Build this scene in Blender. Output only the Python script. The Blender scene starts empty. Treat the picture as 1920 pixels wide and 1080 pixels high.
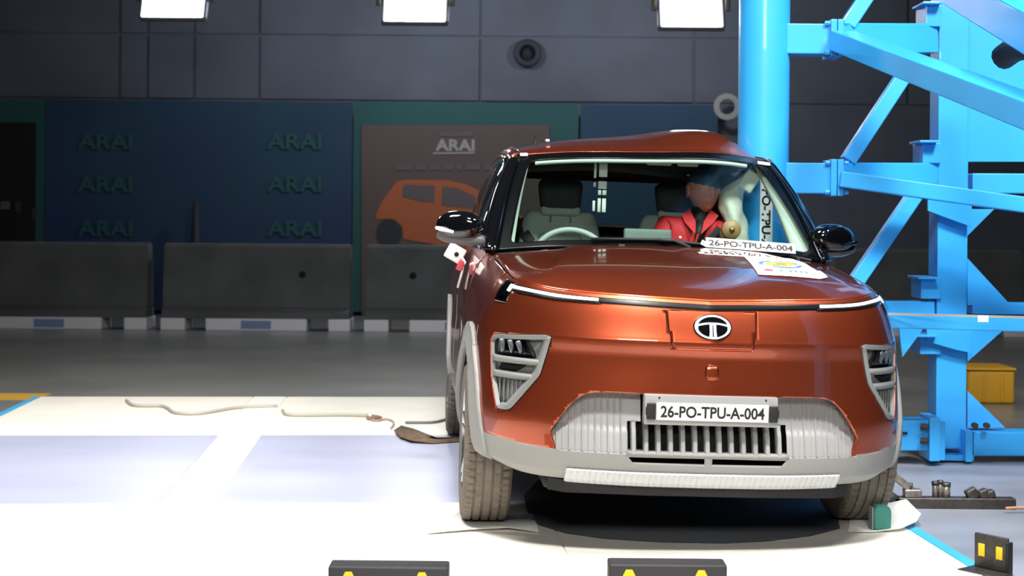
import bpy, bmesh, math, random
import numpy as np
from mathutils import Vector, Matrix, Euler
random.seed(4); rng = np.random.default_rng(4)
S = bpy.context.scene; COL = S.collection
R = math.radians

# ------------------------------------------------------------------ camera, world, lights, exposure
FPX, CAM_Z, HOR, ROLL = 2830.0, 1.22, 413.0, R(.5)
cd = bpy.data.cameras.new('camera'); cam = bpy.data.objects.new('camera', cd); COL.objects.link(cam)
cam.matrix_world = Matrix.Translation((0, 0, CAM_Z)) @ Matrix.Rotation(R(90), 4, 'X') @ Matrix.Rotation(ROLL, 4, 'Z')
cd.sensor_width = 36.0; cd.lens = 36.0*FPX/1920.0
cd.shift_y = -(540.0-HOR)/1920.0
cd.clip_end = 200
cd.dof.use_dof = True; cd.dof.focus_distance = 5.9; cd.dof.aperture_fstop = 4.0
S.camera = cam

w = bpy.data.worlds.new('hall_air'); S.world = w; w.use_nodes = True
w.node_tree.nodes['Background'].inputs[0].default_value = (.55, .62, .75, 1)
w.node_tree.nodes['Background'].inputs[1].default_value = .10

def area(name, loc, target, sx, sy, power, color=(1, 1, 1), spread=180):
    l = bpy.data.lights.new(name, 'AREA'); l.shape = 'RECTANGLE'; l.size = sx; l.size_y = sy
    l.energy = power; l.color = color; l.spread = R(spread)
    o = bpy.data.objects.new(name, l); COL.objects.link(o)
    d = Vector(target)-Vector(loc)
    o.matrix_world = Matrix.Translation(loc) @ d.to_track_quat('-Z', 'Y').to_matrix().to_4x4()
    return o
area('floodlight_bank_car', (.5, 2.1, 6.2), (.7, 6.0, .4), 1.0, .6, 118, (1, .99, .985), 80)
area('floodlight_bank_left', (-2.5, 5.9, 6.6), (-2.0, 7.2, 0), 2.4, 2.0, 190, (1, .985, .96), 90)
area('floodlight_bank_front', (.2, -1.5, 3.6), (.9, 6.6, 1.1), 2.2, 1.0, 88, (1, .985, .96), 110)
area('floodlight_bank_rig', (3.3, 3.9, 5.8), (2.2, 7.6, 1.0), 1.2, .8, 140, (1, .98, .96), 90)

S.view_settings.view_transform = 'Standard'; S.view_settings.look = 'None'
S.view_settings.gamma = 1.0; S.view_settings.use_curve_mapping = False
S.view_settings.exposure = 0.0

def at(px, py, Y):
    """world point seen at that place of the 1920x1080 photograph, Y metres in front of the camera"""
    dx, dy = px-960, py-HOR
    c, s = math.cos(ROLL), math.sin(ROLL)
    return Vector(((c*dx+s*dy)/FPX*Y, Y, CAM_Z-(-s*dx+c*dy)/FPX*Y))

# ------------------------------------------------------------------ materials
def lin(h):
    h = h.lstrip('#'); v = [int(h[i:i+2], 16)/255 for i in (0, 2, 4)]
    return tuple(x/12.92 if x <= .04045 else ((x+.055)/1.055)**2.4 for x in v)+(1,)
MATS = {}
def mat(name, hexc, rough=.5, metal=0.0, coat=0.0, noise=None, bump=None, emit=None, spec=.5, stretch=None, hex2=None):
    m = bpy.data.materials.new(name); m.use_nodes = True; MATS[name] = m
    nt = m.node_tree; b = nt.nodes['Principled BSDF']
    b.inputs['Base Color'].default_value = lin(hexc); b.inputs['Roughness'].default_value = rough
    b.inputs['Metallic'].default_value = metal; b.inputs['Coat Weight'].default_value = coat
    b.inputs['Coat Roughness'].default_value = .03; b.inputs['Specular IOR Level'].default_value = spec
    tc = nt.nodes.new('ShaderNodeTexCoord'); mp = nt.nodes.new('ShaderNodeMapping')
    nt.links.new(tc.outputs['Object'], mp.inputs[0])
    if stretch: mp.inputs['Scale'].default_value = stretch
    if noise:
        sc, amt = noise
        n = nt.nodes.new('ShaderNodeTexNoise'); n.inputs['Scale'].default_value = sc; n.inputs['Detail'].default_value = 6
        nt.links.new(mp.outputs[0], n.inputs['Vector'])
        mx = nt.nodes.new('ShaderNodeMix'); mx.data_type = 'RGBA'
        c = lin(hexc)
        mx.inputs['A'].default_value = tuple(x*(1-amt) for x in c[:3])+(1,) if not hex2 else lin(hexc)
        mx.inputs['B'].default_value = tuple(min(1, x*(1+amt)) for x in c[:3])+(1,) if not hex2 else lin(hex2)
        rp = nt.nodes.new('ShaderNodeMapRange'); rp.inputs[1].default_value = .35; rp.inputs[2].default_value = .65
        nt.links.new(n.outputs['Fac'], rp.inputs[0]); nt.links.new(rp.outputs[0], mx.inputs['Factor'])
        nt.links.new(mx.outputs['Result'], b.inputs['Base Color'])
    if bump:
        sc, st = bump
        n2 = nt.nodes.new('ShaderNodeTexNoise'); n2.inputs['Scale'].default_value = sc; n2.inputs['Detail'].default_value = 4
        nt.links.new(mp.outputs[0], n2.inputs['Vector'])
        bp = nt.nodes.new('ShaderNodeBump'); bp.inputs['Strength'].default_value = st; bp.inputs['Distance'].default_value = .01
        nt.links.new(n2.outputs['Fac'], bp.inputs['Height']); nt.links.new(bp.outputs[0], b.inputs['Normal'])
    if emit:
        b.inputs['Emission Color'].default_value = lin(hexc); b.inputs['Emission Strength'].default_value = emit
    return m
def glass(name, tint, refl=.5, rough=.0):
    m = bpy.data.materials.new(name); m.use_nodes = True; MATS[name] = m
    nt = m.node_tree; nt.nodes.clear()
    out = nt.nodes.new('ShaderNodeOutputMaterial'); mix = nt.nodes.new('ShaderNodeMixShader')
    tr = nt.nodes.new('ShaderNodeBsdfTransparent'); gl = nt.nodes.new('ShaderNodeBsdfGlossy')
    lw = nt.nodes.new('ShaderNodeFresnel'); lw.inputs['IOR'].default_value = 1.5
    ml = nt.nodes.new('ShaderNodeMath'); ml.operation = 'MULTIPLY'; ml.inputs[1].default_value = refl
    tr.inputs[0].default_value = lin(tint); gl.inputs['Roughness'].default_value = rough
    nt.links.new(lw.outputs[0], ml.inputs[0]); nt.links.new(ml.outputs[0], mix.inputs[0])
    nt.links.new(tr.outputs[0], mix.inputs[1]); nt.links.new(gl.outputs[0], mix.inputs[2])
    nt.links.new(mix.outputs[0], out.inputs[0])
    return m
PAINT = mat('copper_paint', '#aa4a2c', .30, .84, 1.0, noise=(900, .10))
PROJ = mat('projector_metal', '#7b8087', .3, .8); PODM = mat('pod_plastic', '#7e7f7d', .45); BASEM = mat('mirror_base_plastic', '#5c5d5d', .4); CLAD = mat('grey_plastic', '#8c8c89', .5, noise=(300, .03))
SKID = mat('silver_plastic', '#c0c2c5', .42)
GRILLE = mat('grille_plastic', '#929290', .45)
BLKG = mat('gloss_black', '#0a0b0e', .08, 0, 1.0)
FRIT = mat('glass_border_black', '#07090a', .25, spec=.25); BLK = mat('matt_black', '#121316', .6)
VOID = mat('dark_cavity', '#060607', .8)
RUB = mat('tyre_rubber', '#6f665c', .75, noise=(40, .12))
RIM = mat('machined_alloy', '#c9ccd2', .22, .9)
CHROME = mat('chrome', '#f4f4f6', .12, 1.0); SILV = mat('satin_silver', '#e4e5e8', .32, .25)
WHITEP = mat('white_print', '#f4f4f0', .5)
INK = mat('black_ink', '#141416', .6)
DRLM = mat('white_led', '#ffffff', .3, emit=3.0)
WSG = glass('windscreen_glass', '#e0ede7', .22)
TINTG = glass('tinted_side_glass', '#3a4444', .9)
LENSG = glass('lamp_lens', '#c8ccd0', 1.0)
SEATM = mat('seat_fabric', '#a6ada8', .8, noise=(120, .06))
HEADR = mat('headrest_fabric', '#2a2c31', .8)
DASHM = mat('dash_plastic', '#6f8079', .55)
TRIMM = mat('pale_trim', '#cbd6ca', .6)
BAGM = mat('airbag_cloth', '#dfe6d8', .75, noise=(25, .06), bump=(18, .5))
SKINM = mat('dummy_skin', '#c4826a', .5)
BLUEM = mat('blue_crown', '#20415f', .6)  # colour of the upper part of the dummy's head
REDM = mat('red_jacket', '#c8222c', .7, noise=(60, .08), bump=(30, .25))
BRASS = mat('brass', '#a98550', .35, .6)
BLUE = mat('sky_blue_steel', '#31a4ea', .42, 0, .25, noise=(3, .05))
STEEL = mat('dark_steel', '#4a4642', .45, .6, noise=(30, .2))
YEL = mat('yellow_paint', '#e3c21c', .55)
GREEN = mat('green_rubber', '#3f8a7c', .7)

# ------------------------------------------------------------------ mesh helpers
def link(o): COL.objects.link(o); return o
def obj(name, bm, m, parent=None, smooth=True, ms=None):
    me = bpy.data.meshes.new(name)
    if isinstance(bm, bmesh.types.BMesh):
        bmesh.ops.recalc_face_normals(bm, faces=bm.faces[:]) if smooth != 'keep' else None
        bm.to_mesh(me); bm.free()
    else: me = bm
    for x in (ms or [m]): me.materials.append(x)
    if smooth: me.polygons.foreach_set('use_smooth', [True]*len(me.polygons))
    o = link(bpy.data.objects.new(name, me))
    if parent: o.parent = parent
    return o
def soft(o, ang=35):
    """smooth shading with hard edges above the angle"""
    me = o.data; bm = bmesh.new(); bm.from_mesh(me)
    for e in bm.edges:
        e.smooth = not (len(e.link_faces) == 2 and e.calc_face_angle(0) > R(ang))
    bm.to_mesh(me); bm.free(); return o
def thing(name, label, cat, loc=(0, 0, 0), rotz=0, group=None):
    o = link(bpy.data.objects.new(name, None)); o.location = loc; o.rotation_euler = (0, 0, rotz)
    return tag(o, label, cat, group)
def tag(o, label=None, cat=None, group=None, kind=None):
    if label: o['label'] = label
    if cat: o['category'] = cat
    if group: o['group'] = group
    if kind: o['kind'] = kind
    return o
def struct(name, bm, m, smooth=False):
    return tag(obj(name, bm, m, None, smooth), kind='structure')
def add_box(bm, c, s, rot=None, bev=0.0, seg=2):
    t = bmesh.new(); bmesh.ops.create_cube(t, size=1.0)
    bmesh.ops.scale(t, vec=s, verts=t.verts)
    if bev: bmesh.ops.bevel(t, geom=t.edges[:], offset=bev, segments=seg, affect='EDGES', profile=.6)
    if rot is not None: bmesh.ops.transform(t, matrix=rot.to_4x4(), verts=t.verts)
    bmesh.ops.translate(t, vec=c, verts=t.verts)
    join(bm, t); return bm
def join(bm, t):
    vm = [bm.verts.new(v.co) for v in t.verts]
    t.verts.index_update()
    for f in t.faces:
        try: bm.faces.new([vm[v.index] for v in f.verts])
        except ValueError: pass
    t.free()
def box(c, s, rot=None, bev=0.0, seg=2): return add_box(bmesh.new(), c, s, rot, bev, seg)
def add_beam(bm, a, b, wd, ht, up=(0, 0, 1), bev=.006):
    """square tube between two points; wd across, ht along 'up'"""
    a, b, up = Vector(a), Vector(b), Vector(up); d = (b-a); L = d.length; d.normalize()
    s = d.cross(up).normalized(); u = s.cross(d)
    rot = Matrix((d, s, u)).transposed()
    return add_box(bm, (a+b)/2, (L, wd, ht), rot, bev)
def beam(a, b, wd, ht, up=(0, 0, 1), bev=.006): return add_beam(bmesh.new(), a, b, wd, ht, up, bev)
def add_tube(bm, pts, r, n=10, cap=True):
    P = [Vector(p) for p in pts]; rings = []
    rr = r if hasattr(r, '__len__') else [r]*len(P)
    ref = Vector((0, 0, 1))
    for i, p in enumerate(P):
        d = (P[min(i+1, len(P)-1)]-P[max(i-1, 0)]).normalized()
        if abs(d.dot(ref)) > .95: ref = Vector((0, 1, 0)) if abs(d.y) < .9 else Vector((1, 0, 0))
        s = d.cross(ref).normalized(); u = s.cross(d)
        rings.append([bm.verts.new(p+rr[i]*(math.cos(2*math.pi*k/n)*s+math.sin(2*math.pi*k/n)*u)) for k in range(n)])
    for A, B in zip(rings, rings[1:]):
        for k in range(n): bm.faces.new((A[k], A[(k+1) % n], B[(k+1) % n], B[k]))
    if cap: bm.faces.new(rings[0]); bm.faces.new(rings[-1][::-1])
    return bm
def tube(pts, r, n=10, cap=True): return add_tube(bmesh.new(), pts, r, n, cap)
def grid(A, closed_u=False):
    """bmesh from an (n,m,3) array"""
    bm = bmesh.new(); n, m = A.shape[:2]
    V = [[bm.verts.new(A[i, j]) for j in range(m)] for i in range(n)]
    for i in range(n if closed_u else n-1):
        for j in range(m-1):
            a, b, c, d = V[i][j], V[(i+1) % n][j], V[(i+1) % n][j+1], V[i][j+1]
            bm.faces.new((a, b, c, d))
    return bm
def lathe(prof, axis='x', n=64, ang=None):
    """prof: list of (along axis, radius)"""
    pr = np.array(prof, float); th = np.linspace(0, 2*np.pi, n, endpoint=False)
    A = np.zeros((n, len(pr), 3))
    A[:, :, 0] = pr[None, :, 0]
    A[:, :, 1] = np.cos(th)[:, None]*pr[None, :, 1]; A[:, :, 2] = np.sin(th)[:, None]*pr[None, :, 1]
    if axis == 'y': A = A[:, :, [1, 0, 2]]
    if axis == 'z': A = A[:, :, [1, 2, 0]]
    bm = grid(A, True); bmesh.ops.remove_doubles(bm, verts=bm.verts, dist=1e-5)
    return bm
def prism(poly, thick, fn):
    """extrude a 2D outline; fn(u, v, w) -> 3D, w 0..thick"""
    bm = bmesh.new()
    a = [bm.verts.new(fn(u, v, 0)) for u, v in poly]; b = [bm.verts.new(fn(u, v, thick)) for u, v in poly]
    bm.faces.new(a); bm.faces.new(b[::-1]); n = len(poly)
    for i in range(n): bm.faces.new((a[i], b[i], b[(i+1) % n], a[(i+1) % n]))
    return bm
def crom(P, t):
    P = np.asarray(P, float); n = len(P)-1
    t = np.clip(np.asarray(t, float), 0, n-1e-9); i = t.astype(int); u = (t-i)[:, None]
    g = lambda k: P[np.clip(k, 0, n)]
    p0, p1, p2, p3 = g(i-1), g(i), g(i+1), g(i+2)
    p0 = np.where((i == 0)[:, None], 2*p1-p2, p0); p3 = np.where((i == n-1)[:, None], 2*p2-p1, p3)
    return .5*((2*p1)+(p2-p0)*u+(2*p0-5*p1+4*p2-p3)*u*u+(3*p1-p0-3*p2+p3)*u**3)
def chain(pts, n): return crom(np.array(pts, float), np.linspace(0, len(pts)-1, n))
def inpoly(x, y, P):
    c = False; j = len(P)-1
    for i in range(len(P)):
        if (P[i][1] > y) != (P[j][1] > y) and x < (P[j][0]-P[i][0])*(y-P[i][1])/(P[j][1]-P[i][1])+P[i][0]: c = not c
        j = i
    return c
def cookie(bm, poly, ax, test=lambda c: True):
    """cut the outline (in axes ax) into the mesh and return the faces inside it"""
    a0, a1 = ax; us = [p[0] for p in poly]; vs = [p[1] for p in poly]
    m = .03; U0, U1, V0, V1 = min(us)-m, max(us)+m, min(vs)-m, max(vs)+m
    cand = [f for f in bm.faces if test(f.calc_center_median())]
    cand = [f for f in cand if max(v.co[a0] for v in f.verts) > U0 and min(v.co[a0] for v in f.verts) < U1
            and max(v.co[a1] for v in f.verts) > V0 and min(v.co[a1] for v in f.verts) < V1]
    for i in range(len(poly)):
        p, q = poly[i], poly[(i+1) % len(poly)]
        u0, u1 = min(p[0], q[0])-.004, max(p[0], q[0])+.004; v0, v1 = min(p[1], q[1])-.004, max(p[1], q[1])+.004
        near = [f for f in cand if max(v.co[a0] for v in f.verts) > u0 and min(v.co[a0] for v in f.verts) < u1
                and max(v.co[a1] for v in f.verts) > v0 and min(v.co[a1] for v in f.verts) < v1]
        if not near: continue
        ns = set(near)
        co = [0, 0, 0]; no = [0, 0, 0]; co[a0], co[a1] = p; no[a0], no[a1] = q[1]-p[1], -(q[0]-p[0])
        g = set(near)
        for f in near: g.update(f.edges); g.update(f.verts)
        r = bmesh.ops.bisect_plane(bm, geom=list(g), dist=1e-6, plane_co=co, plane_no=no)
        cand = list({f for f in cand+[x for x in r['geom'] if isinstance(x, bmesh.types.BMFace)] if f.is_valid})
    out = []
    for f in cand:
        c = f.calc_center_median()
        if inpoly(c[a0], c[a1], poly): out.append(f)
    return out
def take(bm, faces):
    """move faces into a new bmesh"""
    nb = bmesh.new(); vm = {}
    for f in faces:
        for v in f.verts:
            if v not in vm: vm[v] = nb.verts.new(v.co)
        nb.faces.new([vm[v] for v in f.verts])
    bmesh.ops.delete(bm, geom=faces, context='FACES')
    return nb
def drop(bm, faces): bmesh.ops.delete(bm, geom=faces, context='FACES')
def mirror_x(bm):
    bmesh.ops.scale(bm, vec=(-1, 1, 1), verts=bm.verts); bmesh.ops.reverse_faces(bm, faces=bm.faces); return bm
def text_bm(txt, size, bold=.0):
    cu = bpy.data.curves.new('txt', 'FONT'); cu.body = txt; cu.size = size; cu.align_x = 'CENTER'; cu.align_y = 'CENTER'
    cu.offset = bold; cu.extrude = .0006; cu.resolution_u = 3
    o = bpy.data.objects.new('txt', cu); COL.objects.link(o)
    dg = bpy.context.evaluated_depsgraph_get(); me = bpy.data.meshes.new_from_object(o.evaluated_get(dg))
    bpy.data.objects.remove(o); bm = bmesh.new(); bm.from_mesh(me); bpy.data.meshes.remove(me); return bm
def fit(bm, wd, ht, mtx):
    xs = [v.co.x for v in bm.verts]; ys = [v.co.y for v in bm.verts]
    cx, cy = (min(xs)+max(xs))/2, (min(ys)+max(ys))/2; sx, sy = wd/(max(xs)-min(xs)), ht/(max(ys)-min(ys))
    for v in bm.verts: v.co = mtx @ Vector(((v.co.x-cx)*sx, (v.co.y-cy)*sy, v.co.z))
    return bm
FACE = Matrix(((1, 0, 0, 0), (0, 0, -1, 0), (0, 1, 0, 0), (0, 0, 0, 1)))     # text plane facing -y
def T(x, y, z): return Matrix.Translation((x, y, z))

# ------------------------------------------------------------------ the hall
FLOOR = mat('hall_floor', '#7d7d78', .32, noise=(1.1, .12), bump=(2.0, .03))
WALLM = mat('dark_panel_wall', '#555a66', .7, noise=(1.5, .10))
CEILM = mat('dark_ceiling', '#2a2c31', .9)
JOINT = mat('panel_joint', '#1a1c22', .8)
YH = 19.6                                   # far wall
FZ = -.02
struct('floor', box((0, 6, FZ-.05), (34, 36, .1)), FLOOR)
struct('ceiling', box((0, 6, 8.6), (34, 36, .2)), CEILM)
wall = struct('wall_back', box((0, YH+.1, 4.2), (34, .2, 8.6)), WALLM)
struct('wall_left', box((-16, 6, 4.2), (.2, 36, 8.6)), WALLM)
struct('wall_right', box((14, 6, 4.2), (.2, 36, 8.6)), WALLM)
struct('wall_front', box((0, -11, 4.2), (34, .2, 8.6)), WALLM)
# cladding panels of the far wall, each its own sheet with open joints between
xs = [at(px, 200, YH).x for px in (-120, 225, 278, 365, 487, 900, 1300, 1700, 2100)]
zl = [2.75, at(900, 70, YH).z, 5.6]
for r_ in range(2):
    for i in range(len(xs)-1):
        obj('panel', box(((xs[i]+xs[i+1])/2, YH-.012-.006*((i+r_) % 3), (zl[r_]+zl[r_+1])/2), (xs[i+1]-xs[i]-.035, .03, zl[r_+1]-zl[r_]-.035)), WALLM, wall, False)

# printed fabric banners on the far wall
BTEAL = mat('banner_teal', '#1d4f50', .7); BBLUE = mat('banner_blue', '#1c2f5a', .7, noise=(.35, .3), hex2='#1a4352')
BBRN = mat('banner_brown', '#5c4d4a', .75, noise=(.4, .08)); BTXT = mat('banner_teal_print', '#1f5152', .7)
BGREY = mat('banner_grey_print', '#9a9592', .7); BOR = mat('banner_orange_print', '#a85a34', .7)
BDK = mat('banner_dark_print', '#2a2c36', .7); BWIN = mat('banner_window_print', '#5b5355', .7); BPALE = mat('banner_pale_print', '#7f8f92', .7)
YB = 19.3
def flat(name, poly, Y, m, parent, th=.004):
    """flat print: an outline given in (x, z) at depth Y"""
    return obj(name, prism(poly, th, lambda u, v, w_: (u, Y-w_, v)), m, parent, False)
def rect(x0, x1, z0, z1): return [(x0, z0), (x1, z0), (x1, z1), (x0, z1)]
def px2(pts, Y): return [(at(a, b, Y).x, at(a, b, Y).z) for a, b in pts]
def banner(name, label, xpx0, xpx1, zt, m, Y=YB):
    x0, x1 = at(xpx0, 300, Y).x, at(xpx1, 300, Y).x
    t = thing(name, label, 'banner', ((x0+x1)/2, Y, FZ))
    sh = obj('sheet', box((0, .02, (zt-FZ+.05)/2), (x1-x0, .03, zt-FZ-.05)), m, t, False)
    return t, x0, x1
ZT = at(480, 190, YB).z
tb, x0, x1 = banner('blue_banner', 'long dark blue and teal printed banner on the far wall behind the concrete barriers', 84, 660, ZT, BBLUE)
cx = (x0+x1)/2
def put(o, cx_, Y): o.location = (-cx_, -Y, -FZ); return o
for px, py in ((197, 265), (197, 345), (197, 428), (552, 265), (552, 345), (552, 428)):
    p = at(px, py, YB-.02)
    put(obj('lettering', fit(text_bm('ARAI', .3, .008), .70, .20, T(p.x, p.y, p.z) @ FACE @ Matrix.Shear('XY', 4, (.25, 0))), BTXT, tb, False), cx, YB)
td, x0, x1 = banner('teal_doorway_banner', 'teal printed door frame panel around a dark opening at far left', -150, 83, ZT, BTEAL)
cxd = (x0+x1)/2
a, b = at(-140, 228, YB-.02), at(66, 470, YB-.02)
put(flat('opening', rect(a.x, b.x, FZ+.1, a.z), YB-.02, VOID, td), cxd, YB)
for px, py, wd, ht, m in ((10, 385, .12, .10, BOR), (34, 388, .08, .14, BGREY), (64, 402, .06, .16, BGREY)):
    p = at(px, py, YB-.03); put(flat('clutter', rect(p.x-wd/2, p.x+wd/2, p.z-ht/2, p.z+ht/2), YB-.03, BDK if m is BGREY else BWIN, td), cxd, YB)
tp, x0, x1 = banner('car_poster_banner', 'brown printed banner with an orange hatchback picture and ARAI lettering', 662, 1084, at(900, 192, YB).z, BTEAL, YB)
cxp = (x0+x1)/2
def pp(o): return put(o, cxp, YB)
pp(flat('picture_field', px2([(678, 234), (1030, 234), (1030, 620), (678, 620)], YB-.01), YB-.01, BBRN, tp))
p = at(853, 272, YB-.02)
pp(obj('lettering', fit(text_bm('ARAI', .3, .01), .50, .15, T(p.x, p.y, p.z) @ FACE @ Matrix.Shear('XY', 4, (.25, 0))), BGREY, tp, False))
pp(flat('emblem', px2([(820, 247), (842, 250), (862, 249), (888, 246), (884, 256), (826, 256)], YB-.02), YB-.02, BWIN, tp))
pp(flat('underline', px2([(812, 286), (890, 285), (890, 288), (812, 289)], YB-.02), YB-.02, BGREY, tp))
for a_, b_ in ((742, 772), (778, 800), (806, 826), (832, 850), (856, 866), (872, 900), (906, 925)):
    pp(flat('faint_print', px2([(a_, 307), (b_, 307), (b_, 319), (a_, 319)], YB-.02), YB-.02, BWIN, tp))
Yc = YB-.02
pp(flat('printed_car', px2([(704, 405), (716, 378), (744, 340), (760, 337), (838, 338), (872, 345), (908, 362), (940, 392), (985, 408), (1000, 440), (1000, 470), (880, 470), (756, 448), (754, 425), (740, 412), (722, 410), (708, 412)], Yc), Yc, BOR, tp))
pp(flat('printed_window', px2([(757, 346), (816, 348), (814, 380), (786, 377), (754, 368)], Yc-.006), Yc-.006, BWIN, tp))
pp(flat('printed_window', px2([(829, 349), (856, 352), (890, 368), (905, 392), (828, 385)], Yc-.006), Yc-.006, BWIN, tp))
pp(flat('printed_wheel', px2([(706+24*math.cos(k*.3)+24, 436+26*math.sin(k*.3)) for k in range(21)], Yc-.006), Yc-.006, BDK, tp))
# the next blue banner, behind the car roof
tb2, x0, x1 = banner('short_blue_banner', 'plain dark blue banner seen above the car roof beside the pole', 1088, 1345, at(1200, 196, YB).z, BBLUE)
ts = thing('white_emblem_sign', 'blurred white ring emblem on the dark wall just left of the blue pole', 'sign', tuple(at(1363, 200, YB)))
obj('ring', lathe([(-.01, .10), (-.01, .17), (.01, .17), (.01, .10), (-.01, .10)], 'y', 32), BGREY, ts, False)
th = thing('round_wall_vent', 'round dark ring shaped vent high on the grey far wall', 'vent', tuple(at(989, 100, YH-.10)))
obj('ring', lathe([(-.05, .10), (-.05, .18), (.06, .18), (.06, .10), (-.05, .10)], 'y', 40), BDK, th)
obj('grille', lathe([(.02, 0), (.02, .10), (.05, .10), (.05, 0)], 'y', 32), JOINT, th)
# dark board standing between the two blue halves
tag(obj('dark_pole', tube([(at(371, 0, 19.0).x, 19.0, FZ), (at(371, 0, 19.0).x, 19.0, at(371, 378, 19).z)], [.09, .04], 14), BDK), 'thin dark tapered pole standing before the blue banner', 'pole')

# ------------------------------------------------------------------ concrete barriers
CONC = mat('barrier_concrete', '#5a5c5e', .85, noise=(2.2, .16), bump=(25, .25)); FOOTM = mat('white_foot_paint', '#e8e6ee', .6)
BLTP = mat('blue_foot_stripe', '#7d93bb', .6)
YBAR = 16.8
def barrier(pxa, pxb, label, holes=()):
    x0, x1 = at(pxa, 460, YBAR).x, at(pxb, 460, YBAR).x; L = x1-x0
    t = thing('concrete_barrier', label, 'barrier', ((x0+x1)/2, YBAR, FZ), 0, 'concrete barriers before the banners')
    zt = .955
    prof = [(-.14, .24), (-.14, .36), (-.10, zt-.02), (-.08, zt), (.08, zt), (.10, zt-.02), (.14, .36), (.14, .24)]
    bm = prism(prof, L-.02, lambda u, v, w_: (w_-L/2+.01, u, v))
    bmesh.ops.bevel(bm, geom=bm.edges[:], offset=.012, segments=2, affect='EDGES')
    obj('wall_slab', bm, CONC, t, False)
    q = [(-.19, .13), (-.19, .2), (-.14, .245), (.14, .245), (.19, .2), (.19, .13)]
    obj('plinth', prism(q, L-.02, lambda u, v, w_: (w_-L/2+.01, u, v)), CONC, t, False)
    for a, b in ((0, .27), (.50, 1.62), (1.86, 2.1)):
        k = L/2.1
        f = obj('foot', box(((a+b)/2*k-L/2, 0, .066), ((b-a)*k, .42, .132), None, .01), FOOTM, t, False)
        if b-a > 1: obj('foot_stripe', box(((a+b)/2*k-L/2, -.213, .066), (.33, .006, .09)), BLTP, t, False)
    for h in holes: obj('lifting_hole', lathe([(-.02, .0), (-.02, .035), (.02, .04), (.02, 0)], 'y', 16), VOID, t).location = (at(h, 515, YBAR).x-(x0+x1)/2, -.125, .62)
barrier(-80, 284, 'leftmost grey concrete barrier on white feet before the teal doorway')
barrier(310, 661, 'middle grey concrete barrier on white feet before the blue banner', (570,))
barrier(687, 1040, 'grey concrete barrier partly hidden by the car below the orange car poster', (776,))
barrier(1560, 1912, 'dark concrete barrier seen through the blue rig at the right')

# ------------------------------------------------------------------ far floodlights in the frame
HOUS = mat('lamp_housing', '#8d9096', .4, .5); LEDM = mat('floodlight_lens', '#ffffff', .4, emit=38.0)
def floodlight(px, py, label, Y=15.6):
    p = at(px, py+12, Y); t = thing('floodlight', label, 'floodlight', tuple(p), 0, 'row of white floodlights')
    tilt = Euler((R(-22), 0, 0)).to_matrix()
    bm = box((0, .06, .19), (.70, .10, .44), tilt, .03); obj('housing', bm, HOUS, t)
    bm = box((0, -.002, .19), (.62, .02, .37), tilt, .008); obj('lens', bm, LEDM, t)
    for s in (-1, 1): obj('bracket', beam((s*.385, .05, .19), (s*.385, .12, .75), .03, .05, (1, 0, 0)), STEEL, t)
    obj('crossbar', beam((-.40, .12, .75), (.40, .12, .75), .05, .05), STEEL, t)
    l = bpy.data.lights.new('added_wall_glow', 'POINT'); l.energy = 30 if px < 500 else 125; l.shadow_soft_size = .2; l.color = (.86, .92, 1)  # added unseen point light giving the wall a glow around the lamp
    lo = link(bpy.data.objects.new('added_wall_glow', l)); lo.location = (p.x, p.y+1.6, p.z+.6)
    obj('hanger', tube([(0, .12, .75), (0, .12, 8.5-p.z)], .03, 10), STEEL, t)
floodlight(325, 24, 'leftmost glowing white floodlight high on the dark wall')
floodlight(778, 32, 'middle glowing white floodlight above the brown banner')
floodlight(1296, 42, 'rightmost glowing white floodlight beside the blue pole')

# ------------------------------------------------------------------ test platform (turned with the car)
YAW = R(3.84)
PLATM = mat('platform_white', '#efeadd', .55, noise=(1.7, .05), bump=(9, .06)); STRIPM = mat('rail_cover', '#f7f5ec', .45)
PITM = mat('pit_glass', '#b3b7cf', .30, noise=(1.3, .06), stretch=(.5, 2, 1)); EDGEB = mat('edge_blue', '#43aee0', .5)
SEAMM = mat('seam_grey', '#a9a497', .7)
CX, CY = .652, 6.207
plat = thing('test_platform', 'large white painted steel platform that the car stands on', 'platform', (CX, CY, 0), YAW)
def lw(x, y, z=0):
    c, s = math.cos(YAW), math.sin(YAW); return Vector((CX+c*x-s*y, CY+s*x+c*y, z))
def wl(p):
    c, s = math.cos(YAW), math.sin(YAW); dx, dy = p[0]-CX, p[1]-CY; return (c*dx+s*dy, -s*dx+c*dy)
def gpt(px, py):                            # ground point of the platform top, in its own axes
    dx, dy = px-960, py-HOR; c, s = math.cos(ROLL), math.sin(ROLL)
    Y = CAM_Z*FPX/(-s*dx+c*dy); return wl(((c*dx+s*dy)/FPX*Y, Y))
XL, XR, YF, YN = -3.55, .93, 4.25, -2.6
def plate(name, x0, x1, y0, y1, z, m, th=.012):
    return obj(name, box(((x0+x1)/2, (y0+y1)/2, z-th/2), (x1-x0, y1-y0, th), None, .002, 1), m, plat, False)
sx0, sx1 = -2.13, -1.90                       # rail cover strip
yp0, yp1 = .37, 2.42                         # pit plates
plate('deck', XL, XR, YN, YF, -.006, PLATM, .014)
for a, b in ((XL, sx0), (sx1, XR)):
    n = 2 if b-a > 2 else 1
    for i in range(n):
        u0, u1 = a+(b-a)*i/n, a+(b-a)*(i+1)/n
        for c, d in ((YN, -1.2), (-1.2, yp0), (yp1, YF)):
            plate('deck_plate', u0+.002, u1-.002, c+.002, d-.002, 0, PLATM, .007)
        plate('pit_cover', u0+.004, u1-.004, yp0+.004, yp1-.004, -.0005, PITM, .006)
for i in range(7):
    c = YN+i*(YF-YN)/7; plate('rail_cover', sx0+.006, sx1-.006, c+.004, c+(YF-YN)/7-.004, .0015, STRIPM, .008)
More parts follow.
